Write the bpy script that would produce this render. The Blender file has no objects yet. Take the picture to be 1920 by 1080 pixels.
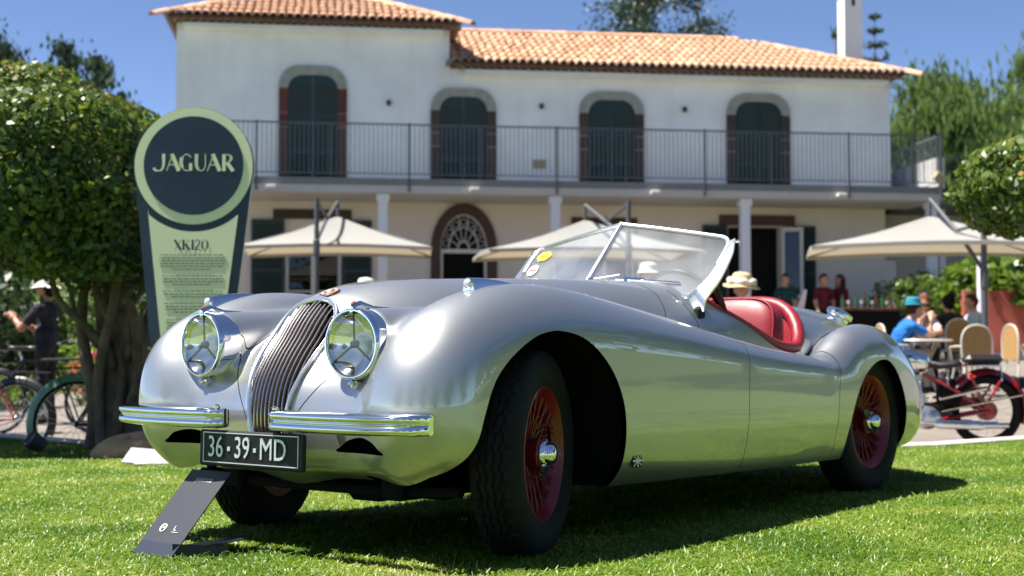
import bpy, math, random
import numpy as np
from mathutils import Vector, Matrix

R = math.radians
random.seed(7)
rng = np.random.default_rng(7)
scene = bpy.context.scene
COL = scene.collection

# ------------------------------------------------------------------ camera
CAM_H = 0.668
cam_data = bpy.data.cameras.new('camera')
cam = bpy.data.objects.new('camera', cam_data)
COL.objects.link(cam)
cam.location = (0, 0, CAM_H)
cam.rotation_euler = (R(90 + 2.578), 0, 0)
cam_data.sensor_width = 36
cam_data.lens = 49.2
cam_data.clip_start = 0.1
cam_data.clip_end = 3000
cam_data.dof.use_dof = True
cam_data.dof.focus_distance = 4.35
cam_data.dof.aperture_fstop = 3.8
scene.camera = cam

# ------------------------------------------------------------------ sky + sun
SUN_EL, SUN_AZ = 64.0, -97.0          # azimuth measured from +Y (view direction), negative = left
world = bpy.data.worlds.new('World')
scene.world = world
world.use_nodes = True
wn = world.node_tree
wn.nodes.clear()
wo = wn.nodes.new('ShaderNodeOutputWorld')
bg = wn.nodes.new('ShaderNodeBackground')
sky = wn.nodes.new('ShaderNodeTexSky')
sky.sky_type = 'NISHITA'
sky.sun_disc = False
sky.sun_elevation = R(SUN_EL)
sky.sun_rotation = R(SUN_AZ)
sky.air_density = 0.32
sky.dust_density = 0.15
sky.ozone_density = 1.6
bg.inputs['Strength'].default_value = 0.092
wn.links.new(sky.outputs[0], bg.inputs[0])
wn.links.new(bg.outputs[0], wo.inputs[0])
sun_data = bpy.data.lights.new('sun', 'SUN')
sun = bpy.data.objects.new('sun', sun_data)
COL.objects.link(sun)
sun_data.energy = 4.3
sun_data.angle = R(0.53)
sun_data.color = (1.0, 0.955, 0.88)
_sd = Vector((math.sin(R(SUN_AZ)) * math.cos(R(SUN_EL)), math.cos(R(SUN_AZ)) * math.cos(R(SUN_EL)), math.sin(R(SUN_EL))))
sun.rotation_euler = _sd.to_track_quat('Z', 'Y').to_euler()
sun.location = _sd * 40

scene.view_settings.view_transform = 'Standard'
scene.view_settings.look = 'None'
scene.view_settings.exposure = 1.5
scene.view_settings.gamma = 1.0
scene.render.engine = 'CYCLES'
scene.cycles.use_denoising = True
scene.cycles.max_bounces = 8
scene.cycles.transparent_max_bounces = 24
scene.cycles.caustics_reflective = False
scene.cycles.caustics_refractive = False

# ------------------------------------------------------------------ materials
M = {}
def mat(name, color, rough=0.5, metal=0.0, noise=0.0, nscale=8.0, bump=0.0, bscale=60.0, spec=0.5, coat=0.0,
        coat_rough=0.03, rand=0.0, color2=None, trans=0.0, subsurf=0.0, detail=4.0):
    m = bpy.data.materials.new(name)
    m.use_nodes = True
    nt = m.node_tree
    b = nt.nodes['Principled BSDF']
    b.inputs['Roughness'].default_value = rough
    b.inputs['Metallic'].default_value = metal
    b.inputs['Specular IOR Level'].default_value = spec
    b.inputs['Coat Weight'].default_value = coat
    b.inputs['Coat Roughness'].default_value = coat_rough
    c = (*color, 1)
    b.inputs['Base Color'].default_value = c
    tc = nt.nodes.new('ShaderNodeTexCoord')
    cur = None
    if noise > 0 or color2:
        n = nt.nodes.new('ShaderNodeTexNoise')
        n.inputs['Scale'].default_value = nscale
        n.inputs['Detail'].default_value = detail
        nt.links.new(tc.outputs['Object'], n.inputs['Vector'])
        mx = nt.nodes.new('ShaderNodeMix'); mx.data_type = 'RGBA'
        if color2:
            mx.inputs['A'].default_value = c
            mx.inputs['B'].default_value = (*color2, 1)
        else:
            mx.inputs['A'].default_value = tuple(max(0, v * (1 - noise)) for v in color) + (1,)
            mx.inputs['B'].default_value = tuple(min(1, v * (1 + noise)) for v in color) + (1,)
        rp = nt.nodes.new('ShaderNodeMapRange')
        rp.inputs['From Min'].default_value = 0.3; rp.inputs['From Max'].default_value = 0.7
        nt.links.new(n.outputs['Fac'], rp.inputs['Value'])
        nt.links.new(rp.outputs[0], mx.inputs['Factor'])
        cur = mx.outputs['Result']
    if rand > 0:
        oi = nt.nodes.new('ShaderNodeObjectInfo')
        hs = nt.nodes.new('ShaderNodeHueSaturation')
        mr = nt.nodes.new('ShaderNodeMapRange')
        mr.inputs['To Min'].default_value = 1 - rand; mr.inputs['To Max'].default_value = 1 + rand
        nt.links.new(oi.outputs['Random'], mr.inputs['Value'])
        nt.links.new(mr.outputs[0], hs.inputs['Value'])
        if cur is not None: nt.links.new(cur, hs.inputs['Color'])
        else: hs.inputs['Color'].default_value = c
        cur = hs.outputs['Color']
    if cur is not None:
        nt.links.new(cur, b.inputs['Base Color'])
    if bump > 0:
        n2 = nt.nodes.new('ShaderNodeTexNoise')
        n2.inputs['Scale'].default_value = bscale
        n2.inputs['Detail'].default_value = 5
        nt.links.new(tc.outputs['Object'], n2.inputs['Vector'])
        bp = nt.nodes.new('ShaderNodeBump')
        bp.inputs['Strength'].default_value = bump
        bp.inputs['Distance'].default_value = 0.01
        nt.links.new(n2.outputs['Fac'], bp.inputs['Height'])
        nt.links.new(bp.outputs[0], b.inputs['Normal'])
    if trans > 0:
        b.inputs['Transmission Weight'].default_value = trans
    if subsurf > 0:
        b.inputs['Subsurface Weight'].default_value = subsurf
        b.inputs['Subsurface Radius'].default_value = (0.02, 0.01, 0.006)
    M[name] = m
    return m

def leaf_mat(name, c1, c2, trans=0.35, rough=0.45, tip=None):
    """leaf: random colour per leaf (mesh attribute 'rnd'), diffuse + translucent + soft gloss"""
    m = bpy.data.materials.new(name); m.use_nodes = True
    nt = m.node_tree; nt.nodes.clear()
    out = nt.nodes.new('ShaderNodeOutputMaterial')
    at = nt.nodes.new('ShaderNodeAttribute'); at.attribute_name = 'rnd'
    rmp = nt.nodes.new('ShaderNodeValToRGB'); el = rmp.color_ramp.elements
    el[0].color = (*c1, 1); el[1].position = .86; el[1].color = (*c2, 1)
    if tip: q = el.new(.985); q.color = (*tip, 1)
    nt.links.new(at.outputs['Fac'], rmp.inputs[0])
    b = nt.nodes.new('ShaderNodeBsdfPrincipled')
    b.inputs['Roughness'].default_value = rough
    nt.links.new(rmp.outputs[0], b.inputs['Base Color'])
    tr = nt.nodes.new('ShaderNodeBsdfTranslucent')
    hs = nt.nodes.new('ShaderNodeHueSaturation'); hs.inputs['Value'].default_value = 1.5; hs.inputs['Hue'].default_value = 0.485
    nt.links.new(rmp.outputs[0], hs.inputs['Color'])
    nt.links.new(hs.outputs[0], tr.inputs['Color'])
    ms = nt.nodes.new('ShaderNodeMixShader'); ms.inputs[0].default_value = trans
    nt.links.new(b.outputs[0], ms.inputs[1]); nt.links.new(tr.outputs[0], ms.inputs[2])
    nt.links.new(ms.outputs[0], out.inputs[0])
    M[name] = m
    return m

# ------------------------------------------------------------------ object helpers
def mesh_obj(name, verts, faces, material, parent=None, smooth=True, sharp=35):
    me = bpy.data.meshes.new(name)
    me.from_pydata([tuple(map(float, v)) for v in verts] if not isinstance(verts, np.ndarray) else verts.tolist(), [], faces if isinstance(faces, list) else faces.tolist())
    if isinstance(material, str): material = M[material]
    me.materials.append(material)
    if smooth:
        me.polygons.foreach_set('use_smooth', [True] * len(me.polygons))
        if sharp: me.set_sharp_from_angle(angle=R(sharp))
    me.update()
    o = bpy.data.objects.new(name, me)
    COL.objects.link(o)
    if parent is not None: o.parent = parent
    return o

def empty(name, loc=(0, 0, 0), rz=0.0):
    o = bpy.data.objects.new(name, None)
    o.empty_display_size = 0.1
    COL.objects.link(o); o.location = loc; o.rotation_euler = (0, 0, rz)
    return o

def tag(o, label=None, cat=None, group=None, kind=None):
    if label: o['label'] = label
    if cat: o['category'] = cat
    if group: o['group'] = group
    if kind: o['kind'] = kind
    return o

def copy_tree(o, parent=None):
    c = o.copy(); COL.objects.link(c); c.parent = parent
    for ch in list(o.children): copy_tree(ch, c)
    return c

class MB:
    """collects shapes for ONE mesh"""
    def __init__(s): s.v = []; s.f = []
    def add(s, verts, faces):
        b = len(s.v); s.v += [tuple(map(float, q)) for q in verts]; s.f += [[b + i for i in f] for f in faces]; return s
    def box(s, c, d, rz=0.0, bevel=0.0, tilt=None):
        hx, hy, hz = d[0] / 2, d[1] / 2, d[2] / 2
        if bevel <= 0:
            vs = [(x * hx, y * hy, z * hz) for x in (-1, 1) for y in (-1, 1) for z in (-1, 1)]
            fs = [(0, 1, 3, 2), (4, 6, 7, 5), (0, 4, 5, 1), (2, 3, 7, 6), (0, 2, 6, 4), (1, 5, 7, 3)]
        else:
            b = min(bevel, hx * .95, hy * .95, hz * .95)
            vs = []; 
            ring = lambda z, k: [(hx - b * k, -hy + b, z), (hx - b * k, hy - b, z), (hx - b, hy - b * k, z), (-hx + b, hy - b * k, z), (-hx + b * k, hy - b, z), (-hx + b * k, -hy + b, z), (-hx + b, -hy + b * k, z), (hx - b, -hy + b * k, z)]
            for z, k in ((-hz, 1), (-hz + b, 0), (hz - b, 0), (hz, 1)):
                vs += ring(z, k)
            fs = [list(range(7, -1, -1)), list(range(24, 32))]
            for l in range(3):
                for i in range(8):
                    j = (i + 1) % 8
                    fs.append((l * 8 + i, l * 8 + j, (l + 1) * 8 + j, (l + 1) * 8 + i))
        m = Matrix.Translation(c) @ Matrix.Rotation(rz, 4, 'Z')
        if tilt is not None: m = m @ tilt
        return s.add([m @ Vector(v) for v in vs], fs)
    def tube(s, pts, rad, n=8, closed=False, cap=True, squash=1.0, up=None):
        P = [Vector(p) for p in pts]; k = len(P)
        rr = [rad(i / (k - 1)) for i in range(k)] if callable(rad) else ([rad] * k if not isinstance(rad, (list, tuple)) else rad)
        T = []
        for i in range(k):
            a = P[(i - 1) % k] if (closed or i > 0) else P[0]
            b = P[(i + 1) % k] if (closed or i < k - 1) else P[-1]
            t = (b - a); T.append(t.normalized() if t.length > 1e-9 else Vector((0, 0, 1)))
        n0 = Vector(up) if up is not None else T[0].orthogonal().normalized()
        vs = []
        for i in range(k):
            n0 = (n0 - T[i] * n0.dot(T[i]))
            n0 = n0.normalized() if n0.length > 1e-6 else T[i].orthogonal().normalized()
            bnm = T[i].cross(n0)
            for j in range(n):
                a = 2 * math.pi * j / n
                vs.append(P[i] + n0 * (math.cos(a) * rr[i]) + bnm * (math.sin(a) * rr[i] * squash))
        fs = []
        for i in range(k if closed else k - 1):
            for j in range(n):
                j2 = (j + 1) % n; i2 = (i + 1) % k
                fs.append((i * n + j, i * n + j2, i2 * n + j2, i2 * n + j))
        if cap and not closed:
            fs.append(list(range(n))[::-1]); fs.append([(k - 1) * n + j for j in range(n)])
        return s.add(vs, fs)
    def rev(s, prof, n=24, m=None, cap=False):
        """revolve (r, h) profile about local Z; m maps to place"""
        m = m or Matrix.Identity(4)
        vs = []; k = len(prof)
        for i in range(n):
            a = 2 * math.pi * i / n
            for r_, h in prof: vs.append(m @ Vector((r_ * math.cos(a), r_ * math.sin(a), h)))
        fs = []
        for i in range(n):
            i2 = (i + 1) % n
            for j in range(k - 1): fs.append((i * k + j, i2 * k + j, i2 * k + j + 1, i * k + j + 1))
        if cap:
            fs.append([i * k for i in range(n)][::-1]); fs.append([i * k + k - 1 for i in range(n)])
        return s.add(vs, fs)
    def prism(s, poly, h0, h1, m=None):
        m = m or Matrix.Identity(4); n = len(poly)
        vs = [m @ Vector((x, y, h0)) for x, y in poly] + [m @ Vector((x, y, h1)) for x, y in poly]
        fs = [list(range(n))[::-1], list(range(n, 2 * n))] + [(i, (i + 1) % n, n + (i + 1) % n, n + i) for i in range(n)]
        return s.add(vs, fs)
    def build(s, name, material, parent=None, smooth=True, sharp=35):
        return mesh_obj(name, s.v, s.f, material, parent, smooth, sharp)

def cr(pts, per=8, closed=False):
    """Catmull-Rom through points (any dimension)"""
    P = np.array(pts, float); n = len(P); out = []
    rngi = range(n) if closed else range(n - 1)
    for i in rngi:
        p0 = P[(i - 1) % n] if (closed or i > 0) else 2 * P[0] - P[1]
        p1 = P[i]; p2 = P[(i + 1) % n]
        p3 = P[(i + 2) % n] if (closed or i < n - 2) else 2 * P[-1] - P[-2]
        for t in np.linspace(0, 1, per, endpoint=False):
            out.append(0.5 * ((2 * p1) + (-p0 + p2) * t + (2 * p0 - 5 * p1 + 4 * p2 - p3) * t * t + (-p0 + 3 * p1 - 3 * p2 + p3) * t ** 3))
    if not closed: out.append(P[-1])
    return np.array(out)

def basis(origin, zdir, xdir=None):
    z = Vector(zdir).normalized()
    x = Vector(xdir) if xdir is not None else z.orthogonal()
    x = (x - z * x.dot(z)).normalized(); y = z.cross(x)
    m = Matrix((x, y, z)).transposed().to_4x4(); m.translation = Vector(origin)
    return m

def text_mesh(txt, size, depth, sx=1.0, bold=0.0, align='CENTER'):
    cu = bpy.data.curves.new('t', 'FONT'); cu.body = txt; cu.size = size; cu.extrude = depth; cu.offset = bold
    cu.align_x = align; cu.align_y = 'CENTER'; cu.resolution_u = 3
    o = bpy.data.objects.new('t', cu); COL.objects.link(o)
    dg = bpy.context.evaluated_depsgraph_get()
    me = bpy.data.meshes.new_from_object(o.evaluated_get(dg))
    vs = [(v.co.x * sx, v.co.y, v.co.z) for v in me.vertices]; fs = [tuple(p.vertices) for p in me.polygons]
    bpy.data.objects.remove(o); bpy.data.meshes.remove(me)
    return vs, fs
# ================================================================== SPORTS CAR
mat('silver_paint', (0.48, 0.483, 0.478), rough=0.42, metal=0.88, coat=1.0, coat_rough=0.012)
M['silver_paint'].node_tree.nodes['Principled BSDF'].inputs['Coat IOR'].default_value = 1.8
mat('chrome', (0.86, 0.87, 0.88), rough=0.05, metal=1.0)
mat('under_black', (0.006, 0.006, 0.006), rough=0.85, spec=0.2)
mat('rubber', (0.011, 0.011, 0.0112), rough=0.75, spec=0.22, noise=0.3, nscale=30)
mat('red_leather', (0.24, 0.012, 0.022), rough=0.42, bump=0.12, bscale=300, noise=0.12, nscale=20)
mat('wheel_red', (0.21, 0.007, 0.012), rough=0.38, coat=0.3)

CAR_YAW = -128.173
_rc = Matrix.Rotation(R(CAR_YAW), 4, 'Z')
_t = _rc @ Vector((3.687, 3.460, 0))
car = empty('sports_car', (-_t.x, -_t.y, 0), R(CAR_YAW))
tag(car, 'silver open two seat vintage roadster with red interior parked on the lawn', 'car')

def sdf_poly(px, pz, poly):
    """signed distance (negative inside) of points to closed polygon"""
    A = poly; B = np.roll(poly, -1, axis=0)
    d2 = np.full(px.shape, 1e9); ins = np.zeros(px.shape, bool)
    for (ax, az), (bx, bz) in zip(A, B):
        ex, ez = bx - ax, bz - az
        L = ex * ex + ez * ez
        if L < 1e-12: continue
        t = np.clip(((px - ax) * ex + (pz - az) * ez) / L, 0, 1)
        dx = px - ax - t * ex; dz = pz - az - t * ez
        np.minimum(d2, dx * dx + dz * dz, out=d2)
        c = ((az > pz) != (bz > pz))
        if abs(ez) > 1e-12:
            ins ^= c & (px < ex * (pz - az) / ez + ax)
    d = np.sqrt(d2)
    return np.where(ins, -d, d)

def hermite(xs, ys):
    xs = np.array(xs, float); ys = np.array(ys, float)
    o = np.argsort(xs); xs = xs[o]; ys = ys[o]
    d = np.diff(ys) / np.diff(xs)
    m = np.zeros_like(ys); m[0] = d[0]; m[-1] = d[-1]
    for i in range(1, len(xs) - 1):
        m[i] = 0 if d[i - 1] * d[i] <= 0 else 2 * d[i - 1] * d[i] / (d[i - 1] + d[i])
    def f(x):
        x = np.clip(x, xs[0], xs[-1]); i = np.clip(np.searchsorted(xs, x) - 1, 0, len(xs) - 2)
        h = xs[i + 1] - xs[i]; t = (x - xs[i]) / h
        return ((2 * t ** 3 - 3 * t ** 2 + 1) * ys[i] + (t ** 3 - 2 * t ** 2 + t) * h * m[i] + (-2 * t ** 3 + 3 * t ** 2) * ys[i + 1] + (t ** 3 - t ** 2) * h * m[i + 1])
    return f

def rint(a, b, r):
    u = a + r; v = b + r
    return np.minimum(np.maximum(u, v), 0) + np.sqrt(np.maximum(u, 0) ** 2 + np.maximum(v, 0) ** 2) - r
def smin(a, b, k):
    h = np.maximum(k - np.abs(a - b), 0) / k
    return np.minimum(a, b) - h * h * k * 0.25

GS = 0.0105
gx = np.arange(-3.86, 0.80, GS); gy = np.arange(0, 0.86, GS) + GS * 0.5; gz = np.arange(0.12, 1.04, GS)
X2, Z2 = np.meshgrid(gx, gz, indexing='ij')
X = gx[:, None, None]; Y = gy[None, :, None]; Z = gz[None, None, :]

def side(pts, per=5): return sdf_poly(X2, Z2, cr(pts, per, closed=True))[:, None, :]

ff = side([(.612, .47), (.608, .55), (.59, .625), (.553, .695), (.49, .757), (.40, .808), (.28, .852), (.13, .883), (-.05, .893), (-.25, .880), (-.5, .845), (-.8, .799), (-1.15, .742),
           (-1.55, .686), (-2.0, .642), (-2.4, .61), (-2.7, .58), (-2.75, .4), (-2.7, .15), (-1.8, .13), (-.6, .13), (.2, .16), (.42, .215), (.53, .285), (.59, .37)])
f_out = hermite([.65, .3, 0, -.4, -1.2, -1.9, -2.2, -2.4, -2.75], [.755, .768, .775, .775, .768, .757, .746, .715, .66])
f_in = hermite([.65, .3, 0, -.4, -1.2, -2.0, -2.75], [.38, .375, .375, .42, .50, .53, .50])
f_r = hermite([.65, .1, -.5, -1.2, -2.0], [.19, .195, .165, .11, .07])
tuck = 0.75 * np.maximum(0, .44 - Z) ** 2
yo = f_out(X) - tuck; yi = f_in(X)
fend = rint(ff, np.abs(Y - (yo + yi) / 2) - (yo - yi) / 2, f_r(X))

ct = side([(.567, .43), (.566, .50), (.55, .57), (.515, .64), (.472, .70), (.43, .76), (.395, .80), (.352, .837), (.28, .872), (.14, .906), (-.05, .926), (-.35, .940), (-.7, .951), (-1.1, .957),
           (-1.4, .955), (-1.8, .935), (-2.2, .898), (-2.5, .888), (-2.9, .858), (-3.3, .765), (-3.58, .56), (-3.68, .37), (-3.55, .2), (-2, .14), (-.5, .14), (.30, .2), (.48, .285), (.545, .34)])
c_w = hermite([.6, .35, 0, -.5, -1.1, -1.6, -2.2, -2.8, -3.4, -3.75], [.215, .28, .39, .46, .52, .548, .540, .53, .44, .3])
c_r = hermite([.6, .3, -.3, -1.1, -1.6, -2.2, -3.0], [.20, .27, .31, .285, .24, .23, .28])
cent = rint(ct, Y - c_w(X), c_r(X))

ap = side([(.49, .272), (.54, .33), (.556, .44), (.543, .53), (.50, .60), (.40, .68), (.1, .76), (-.3, .77), (-.5, .5), (-.3, .25), (.3, .245)])
apr = rint(ap, Y - .60 + 0 * X, 0.10)

rf = side([(-1.86, .46), (-1.95, .565), (-2.06, .618), (-2.16, .668), (-2.26, .724), (-2.38, .772), (-2.60, .797), (-2.84, .765), (-3.08, .668), (-3.28, .51), (-3.40, .34), (-3.40, .2), (-3.2, .13), (-2.6, .12), (-2.0, .13), (-1.84, .3)])
r_out = hermite([-1.85, -2.05, -2.2, -2.35, -2.6, -3.0, -3.4], [.66, .722, .752, .765, .768, .735, .64])
r_in = hermite([-1.95, -2.3, -2.6, -3.0, -3.4], [.56, .53, .48, .40, .30])
r_r = hermite([-1.95, -2.3, -2.6, -3.4], [.085, .12, .145, .17])
ro = r_out(X) - tuck; ri = r_in(X)
rear = rint(rf, np.abs(Y - (ro + ri) / 2) - (ro - ri) / 2, r_r(X))

def pod(A, B, ra, rb):
    A = np.array(A); B = np.array(B); d = B - A; L2 = d @ d
    t = np.clip(((X - A[0]) * d[0] + (Y - A[1]) * d[1] + (Z - A[2]) * d[2]) / L2, 0, 1)
    q = np.sqrt((X - A[0] - t * d[0]) ** 2 + (Y - A[1] - t * d[1]) ** 2 + (Z - A[2] - t * d[2]) ** 2)
    return np.maximum(q - (ra + (rb - ra) * t), X - A[0])
LAMP = (0.555, 0.361, 0.690)
pd = pod((.505, .361, .69), (-.20, .41, .775), .113, .06)

kk = hermite([.6, .2, -.4, -1.0, -2.0], [.09, .075, .05, .022, .014])(X)
V = smin(cent, fend, kk)
V = smin(V, apr, .07)
V = smin(V, pd, .03)
V = smin(V, rear, hermite([-1.9, -2.3, -3.4], [.035, .04, .06])(X))
V = np.concatenate([V[:, ::-1, :], V], axis=1).astype(np.float32)      # mirror
gy2 = np.concatenate([-gy[::-1], gy])
for _ in range(2):
    for ax in range(3):
        a = np.roll(V, 1, ax); b = np.roll(V, -1, ax); V = 0.25 * a + 0.5 * V + 0.25 * b
O = np.array([gx[0], gy2[0], gz[0]])
GR = np.stack(np.gradient(V, GS), -1).astype(np.float32)

def samp(F, P):
    q = (P - O) / GS
    q = np.clip(q, 0, np.array(V.shape) - 1.001)
    i = q.astype(int); t = (q - i)
    out = 0
    for dx in (0, 1):
        wx = t[:, 0] if dx else 1 - t[:, 0]
        for dy in (0, 1):
            wy = t[:, 1] if dy else 1 - t[:, 1]
            for dz in (0, 1):
                wz = t[:, 2] if dz else 1 - t[:, 2]
                w = wx * wy * wz
                val = F[i[:, 0] + dx, i[:, 1] + dy, i[:, 2] + dz]
                out = out + (w[:, None] * val if val.ndim == 2 else w * val)
    return out

def surface_nets(V, O_=None, G_=None):
    s = V < 0
    c = np.zeros(tuple(np.array(V.shape) - 1), np.uint8)
    for dx in (0, 1):
        for dy in (0, 1):
            for dz in (0, 1):
                c += s[dx:dx + c.shape[0], dy:dy + c.shape[1], dz:dz + c.shape[2]]
    act = (c > 0) & (c < 8)
    idx = -np.ones(c.shape, int); cells = np.argwhere(act); idx[act] = np.arange(len(cells))
    pos = cells + 0.5
    Q = []
    ax3 = [(0, 1, 2), (1, 2, 0), (2, 0, 1)]
    for a, b, d in ax3:
        sl0 = [slice(None)] * 3; sl1 = [slice(None)] * 3
        sl0[a] = slice(0, -1); sl1[a] = slice(1, None)
        ch = s[tuple(sl0)] != s[tuple(sl1)]
        e = np.argwhere(ch)
        ok = (e[:, b] > 0) & (e[:, d] > 0) & (e[:, b] < V.shape[b] - 1) & (e[:, d] < V.shape[d] - 1)
        e = e[ok]
        flip = s[tuple(sl0)][tuple(e.T)]
        def cid(ob, od):
            q = e.copy(); q[:, b] += ob; q[:, d] += od
            return idx[tuple(q.T)]
        q = np.stack([cid(-1, -1), cid(0, -1), cid(0, 0), cid(-1, 0)], 1)
        q[~flip] = q[~flip][:, ::-1]
        Q.append(q)
    Q = np.concatenate(Q)
    return (O if O_ is None else O_) + pos * (GS if G_ is None else G_), Q

BV, BQ = surface_nets(V)
for _ in range(6):
    f = samp(V, BV); g = samp(GR, BV)
    BV = BV - g * np.clip(f / np.maximum((g * g).sum(1), 1e-4), -GS, GS)[:, None]
def vert_adj_smooth(val, quads, n, it=2):
    e = np.concatenate([quads[:, [0, 1]], quads[:, [1, 2]], quads[:, [2, 3]], quads[:, [3, 0]]])
    for _ in range(it):
        acc = np.zeros_like(val); cnt = np.zeros(n)
        np.add.at(acc, e[:, 0], val[e[:, 1]]); np.add.at(acc, e[:, 1], val[e[:, 0]])
        np.add.at(cnt, e[:, 0], 1); np.add.at(cnt, e[:, 1], 1)
        val = 0.4 * val + 0.6 * acc / np.maximum(cnt, 1)[:, None]
    return val
for _ in range(2):
    sm = vert_adj_smooth(BV, BQ, len(BV), 1)
    BV = sm
    f = samp(V, BV); g = samp(GR, BV)
    BV = BV - g * np.clip(f / np.maximum((g * g).sum(1), 1e-4), -GS, GS)[:, None]
BN = samp(GR, BV); BN /= np.linalg.norm(BN, axis=1)[:, None] + 1e-9
BN = vert_adj_smooth(BN, BQ, len(BV), 2); BN /= np.linalg.norm(BN, axis=1)[:, None] + 1e-9
BT = np.concatenate([BQ[:, [0, 1, 2]], BQ[:, [0, 2, 3]]])

def clip_mesh(mesh, fn):
    """keep fn(P) > 0, cutting triangles exactly on fn = 0"""
    P, N, T = mesh
    s = fn(P)
    pos = s > 0
    cnt = pos[T].sum(1)
    keep = T[cnt == 3]
    newP = [P]; newN = [N]; newT = [keep]; base = len(P)
    cache = {}
    ex = []; tri = []
    def cutv(a, b):
        nonlocal base
        k = (a, b) if a < b else (b, a)
        if k not in cache:
            cache[k] = base; base += 1; ex.append(k)
        return cache[k]
    for t in T[(cnt == 1) | (cnt == 2)]:
        for r in range(3):
            a, b, c = int(t[r]), int(t[(r + 1) % 3]), int(t[(r + 2) % 3])
            if pos[a] and not pos[b] and not pos[c]:
                tri.append((a, cutv(a, b), cutv(a, c))); break
            if pos[a] and pos[b] and not pos[c]:
                x = cutv(b, c); y = cutv(a, c)
                tri.append((a, b, x)); tri.append((a, x, y)); break
    if ex:
        e = np.array(ex); t = s[e[:, 0]] / (s[e[:, 0]] - s[e[:, 1]])
        t = np.clip(t, 0, 1)[:, None]
        Pn = P[e[:, 0]] * (1 - t) + P[e[:, 1]] * t
        Nn = N[e[:, 0]] * (1 - t) + N[e[:, 1]] * t
        newP.append(Pn); newN.append(Nn); newT.append(np.array(tri))
    P = np.concatenate(newP); N = np.concatenate(newN); T = np.concatenate(newT)
    used = np.zeros(len(P), bool); used[T.ravel()] = True
    mp = np.cumsum(used) - 1
    return P[used], N[used], mp[T]

def panel(name, mesh, material, parent, rim=0.02):
    """one body panel: outer skin with exact normals + turned-in edges"""
    P, N, T = mesh
    N = N / (np.linalg.norm(N, axis=1)[:, None] + 1e-9)
    e = np.concatenate([T[:, [0, 1]], T[:, [1, 2]], T[:, [2, 0]]])
    key = np.sort(e, 1); code = key[:, 0].astype(np.int64) * 10000000 + key[:, 1]
    u, inv, cnt = np.unique(code, return_inverse=True, return_counts=True)
    be = e[cnt[inv] == 1]
    n0 = len(P); nb = len(be)
    a, b = be[:, 0], be[:, 1]
    R4 = np.concatenate([P[a], P[b], P[b] - N[b] * rim, P[a] - N[a] * rim])
    i = np.arange(nb)
    rq = np.stack([n0 + nb + i, n0 + i, n0 + 3 * nb + i, n0 + 2 * nb + i], 1)
    verts = np.concatenate([P, R4])
    me = bpy.data.meshes.new(name)
    me.from_pydata(verts.tolist(), [], T.tolist() + rq.tolist())
    me.materials.append(M[material])
    me.polygons.foreach_set('use_smooth', [True] * len(T) + [False] * nb)
    edge = P[b] - P[a]
    nn = np.cross(N[a] + N[b], edge); nn /= np.linalg.norm(nn, axis=1)[:, None] + 1e-9
    allN = np.concatenate([N, nn, nn, nn, nn])
    me.normals_split_custom_set_from_vertices(allN.tolist())
    me.update()
    o = bpy.data.objects.new(name, me); COL.objects.link(o); o.parent = parent
    return o

def march(origin, direc, tmax=1.6):
    o = np.array(origin, float); d = np.array(direc, float)
    ts = np.arange(0, tmax, 0.004); P = o + ts[:, None] * d
    s = samp(V, P); i = np.argmax(s < 0)
    if s[i] >= 0: return o
    t = ts[i] - 0.004 * (s[i] / (s[i] - s[i - 1])) if i > 0 else ts[i]
    return o + d * t
def surf_z(x, y): return float(march((x, y, 1.03), (0, 0, -1), .9)[2])
def surf_y(x, z): return float(march((x, .85, z), (0, -1, 0), .84)[1])
def surf_x(y, z): return float(march((.78, y, z), (-1, 0, 0), 1.2)[0])
def nrm(p):
    g = samp(GR, np.array([p], float))[0]; return Vector(g / np.linalg.norm(g))

# ---- openings
arch_f = cr([(-.372, .10), (-.372, .25), (-.372, .38), (-.354, .491), (-.295, .59), (-.206, .667), (-.104, .715), (.0, .733), (.065, .731), (.135, .716), (.213, .68), (.291, .628), (.348, .565), (.390, .475), (.42, .39), (.445, .34), (.475, .305)], 6)
arch_f = np.concatenate([arch_f, [(.50, .285), (.52, .2), (.52, -.1), (-.372, -.1)]])
arch_r = cr([(-2.205, .05), (-2.205, .2), (-2.215, .312), (-2.257, .428), (-2.34, .538), (-2.447, .605), (-2.556, .629), (-2.66, .608), (-2.771, .531), (-2.857, .418), (-2.888, .3), (-2.88, .2), (-2.86, .05)], 6)
zc = hermite([-1.33, -1.385, -1.42, -1.55, -1.69, -1.87, -1.98, -2.10, -2.18, -2.235, -2.265, -2.29, -2.31], [1.1, .955, .875, .822, .774, .71, .685, .678, .69, .745, .83, .93, 1.1])
cut_y = hermite([-1.3, -1.8, -2.05, -2.2, -2.6], [.75, .68, .60, .56, .55])
def ckpt(P):
    xx = P[:, 0] - 0.10 * np.maximum(0, .5 - np.abs(P[:, 1])) * (P[:, 0] < -1.9)* -1.0
    return np.where((P[:, 0] < -1.2) & (P[:, 0] > -2.6), np.maximum(zc(xx) - P[:, 2], np.abs(P[:, 1]) - cut_y(P[:, 0])), 1.0)
def f_archf(P): return np.maximum(sdf_poly(P[:, 0], P[:, 2], arch_f), .37 - np.abs(P[:, 1]))
def f_archr(P): return np.maximum(sdf_poly(P[:, 0], P[:, 2], arch_r), .37 - np.abs(P[:, 1]))
zs = hermite([.55, .35, .1, -.35, -2.2, -3.6], [.225, .225, .225, .197, .183, .22])
def f_sill(P): return P[:, 2] - zs(P[:, 0])
gw = hermite([.39, .41, .46, .52, .58, .64, .70, .76, .80, .82, .834, .842], [.066, .078, .087, .099, .114, .126, .132, .124, .106, .086, .055, .0])
def f_grille(P): return np.where((P[:, 0] > .2) & (P[:, 2] > .388), np.abs(P[:, 1]) - np.where(P[:, 2] > .842, -.1, gw(P[:, 2])), .1)
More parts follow.
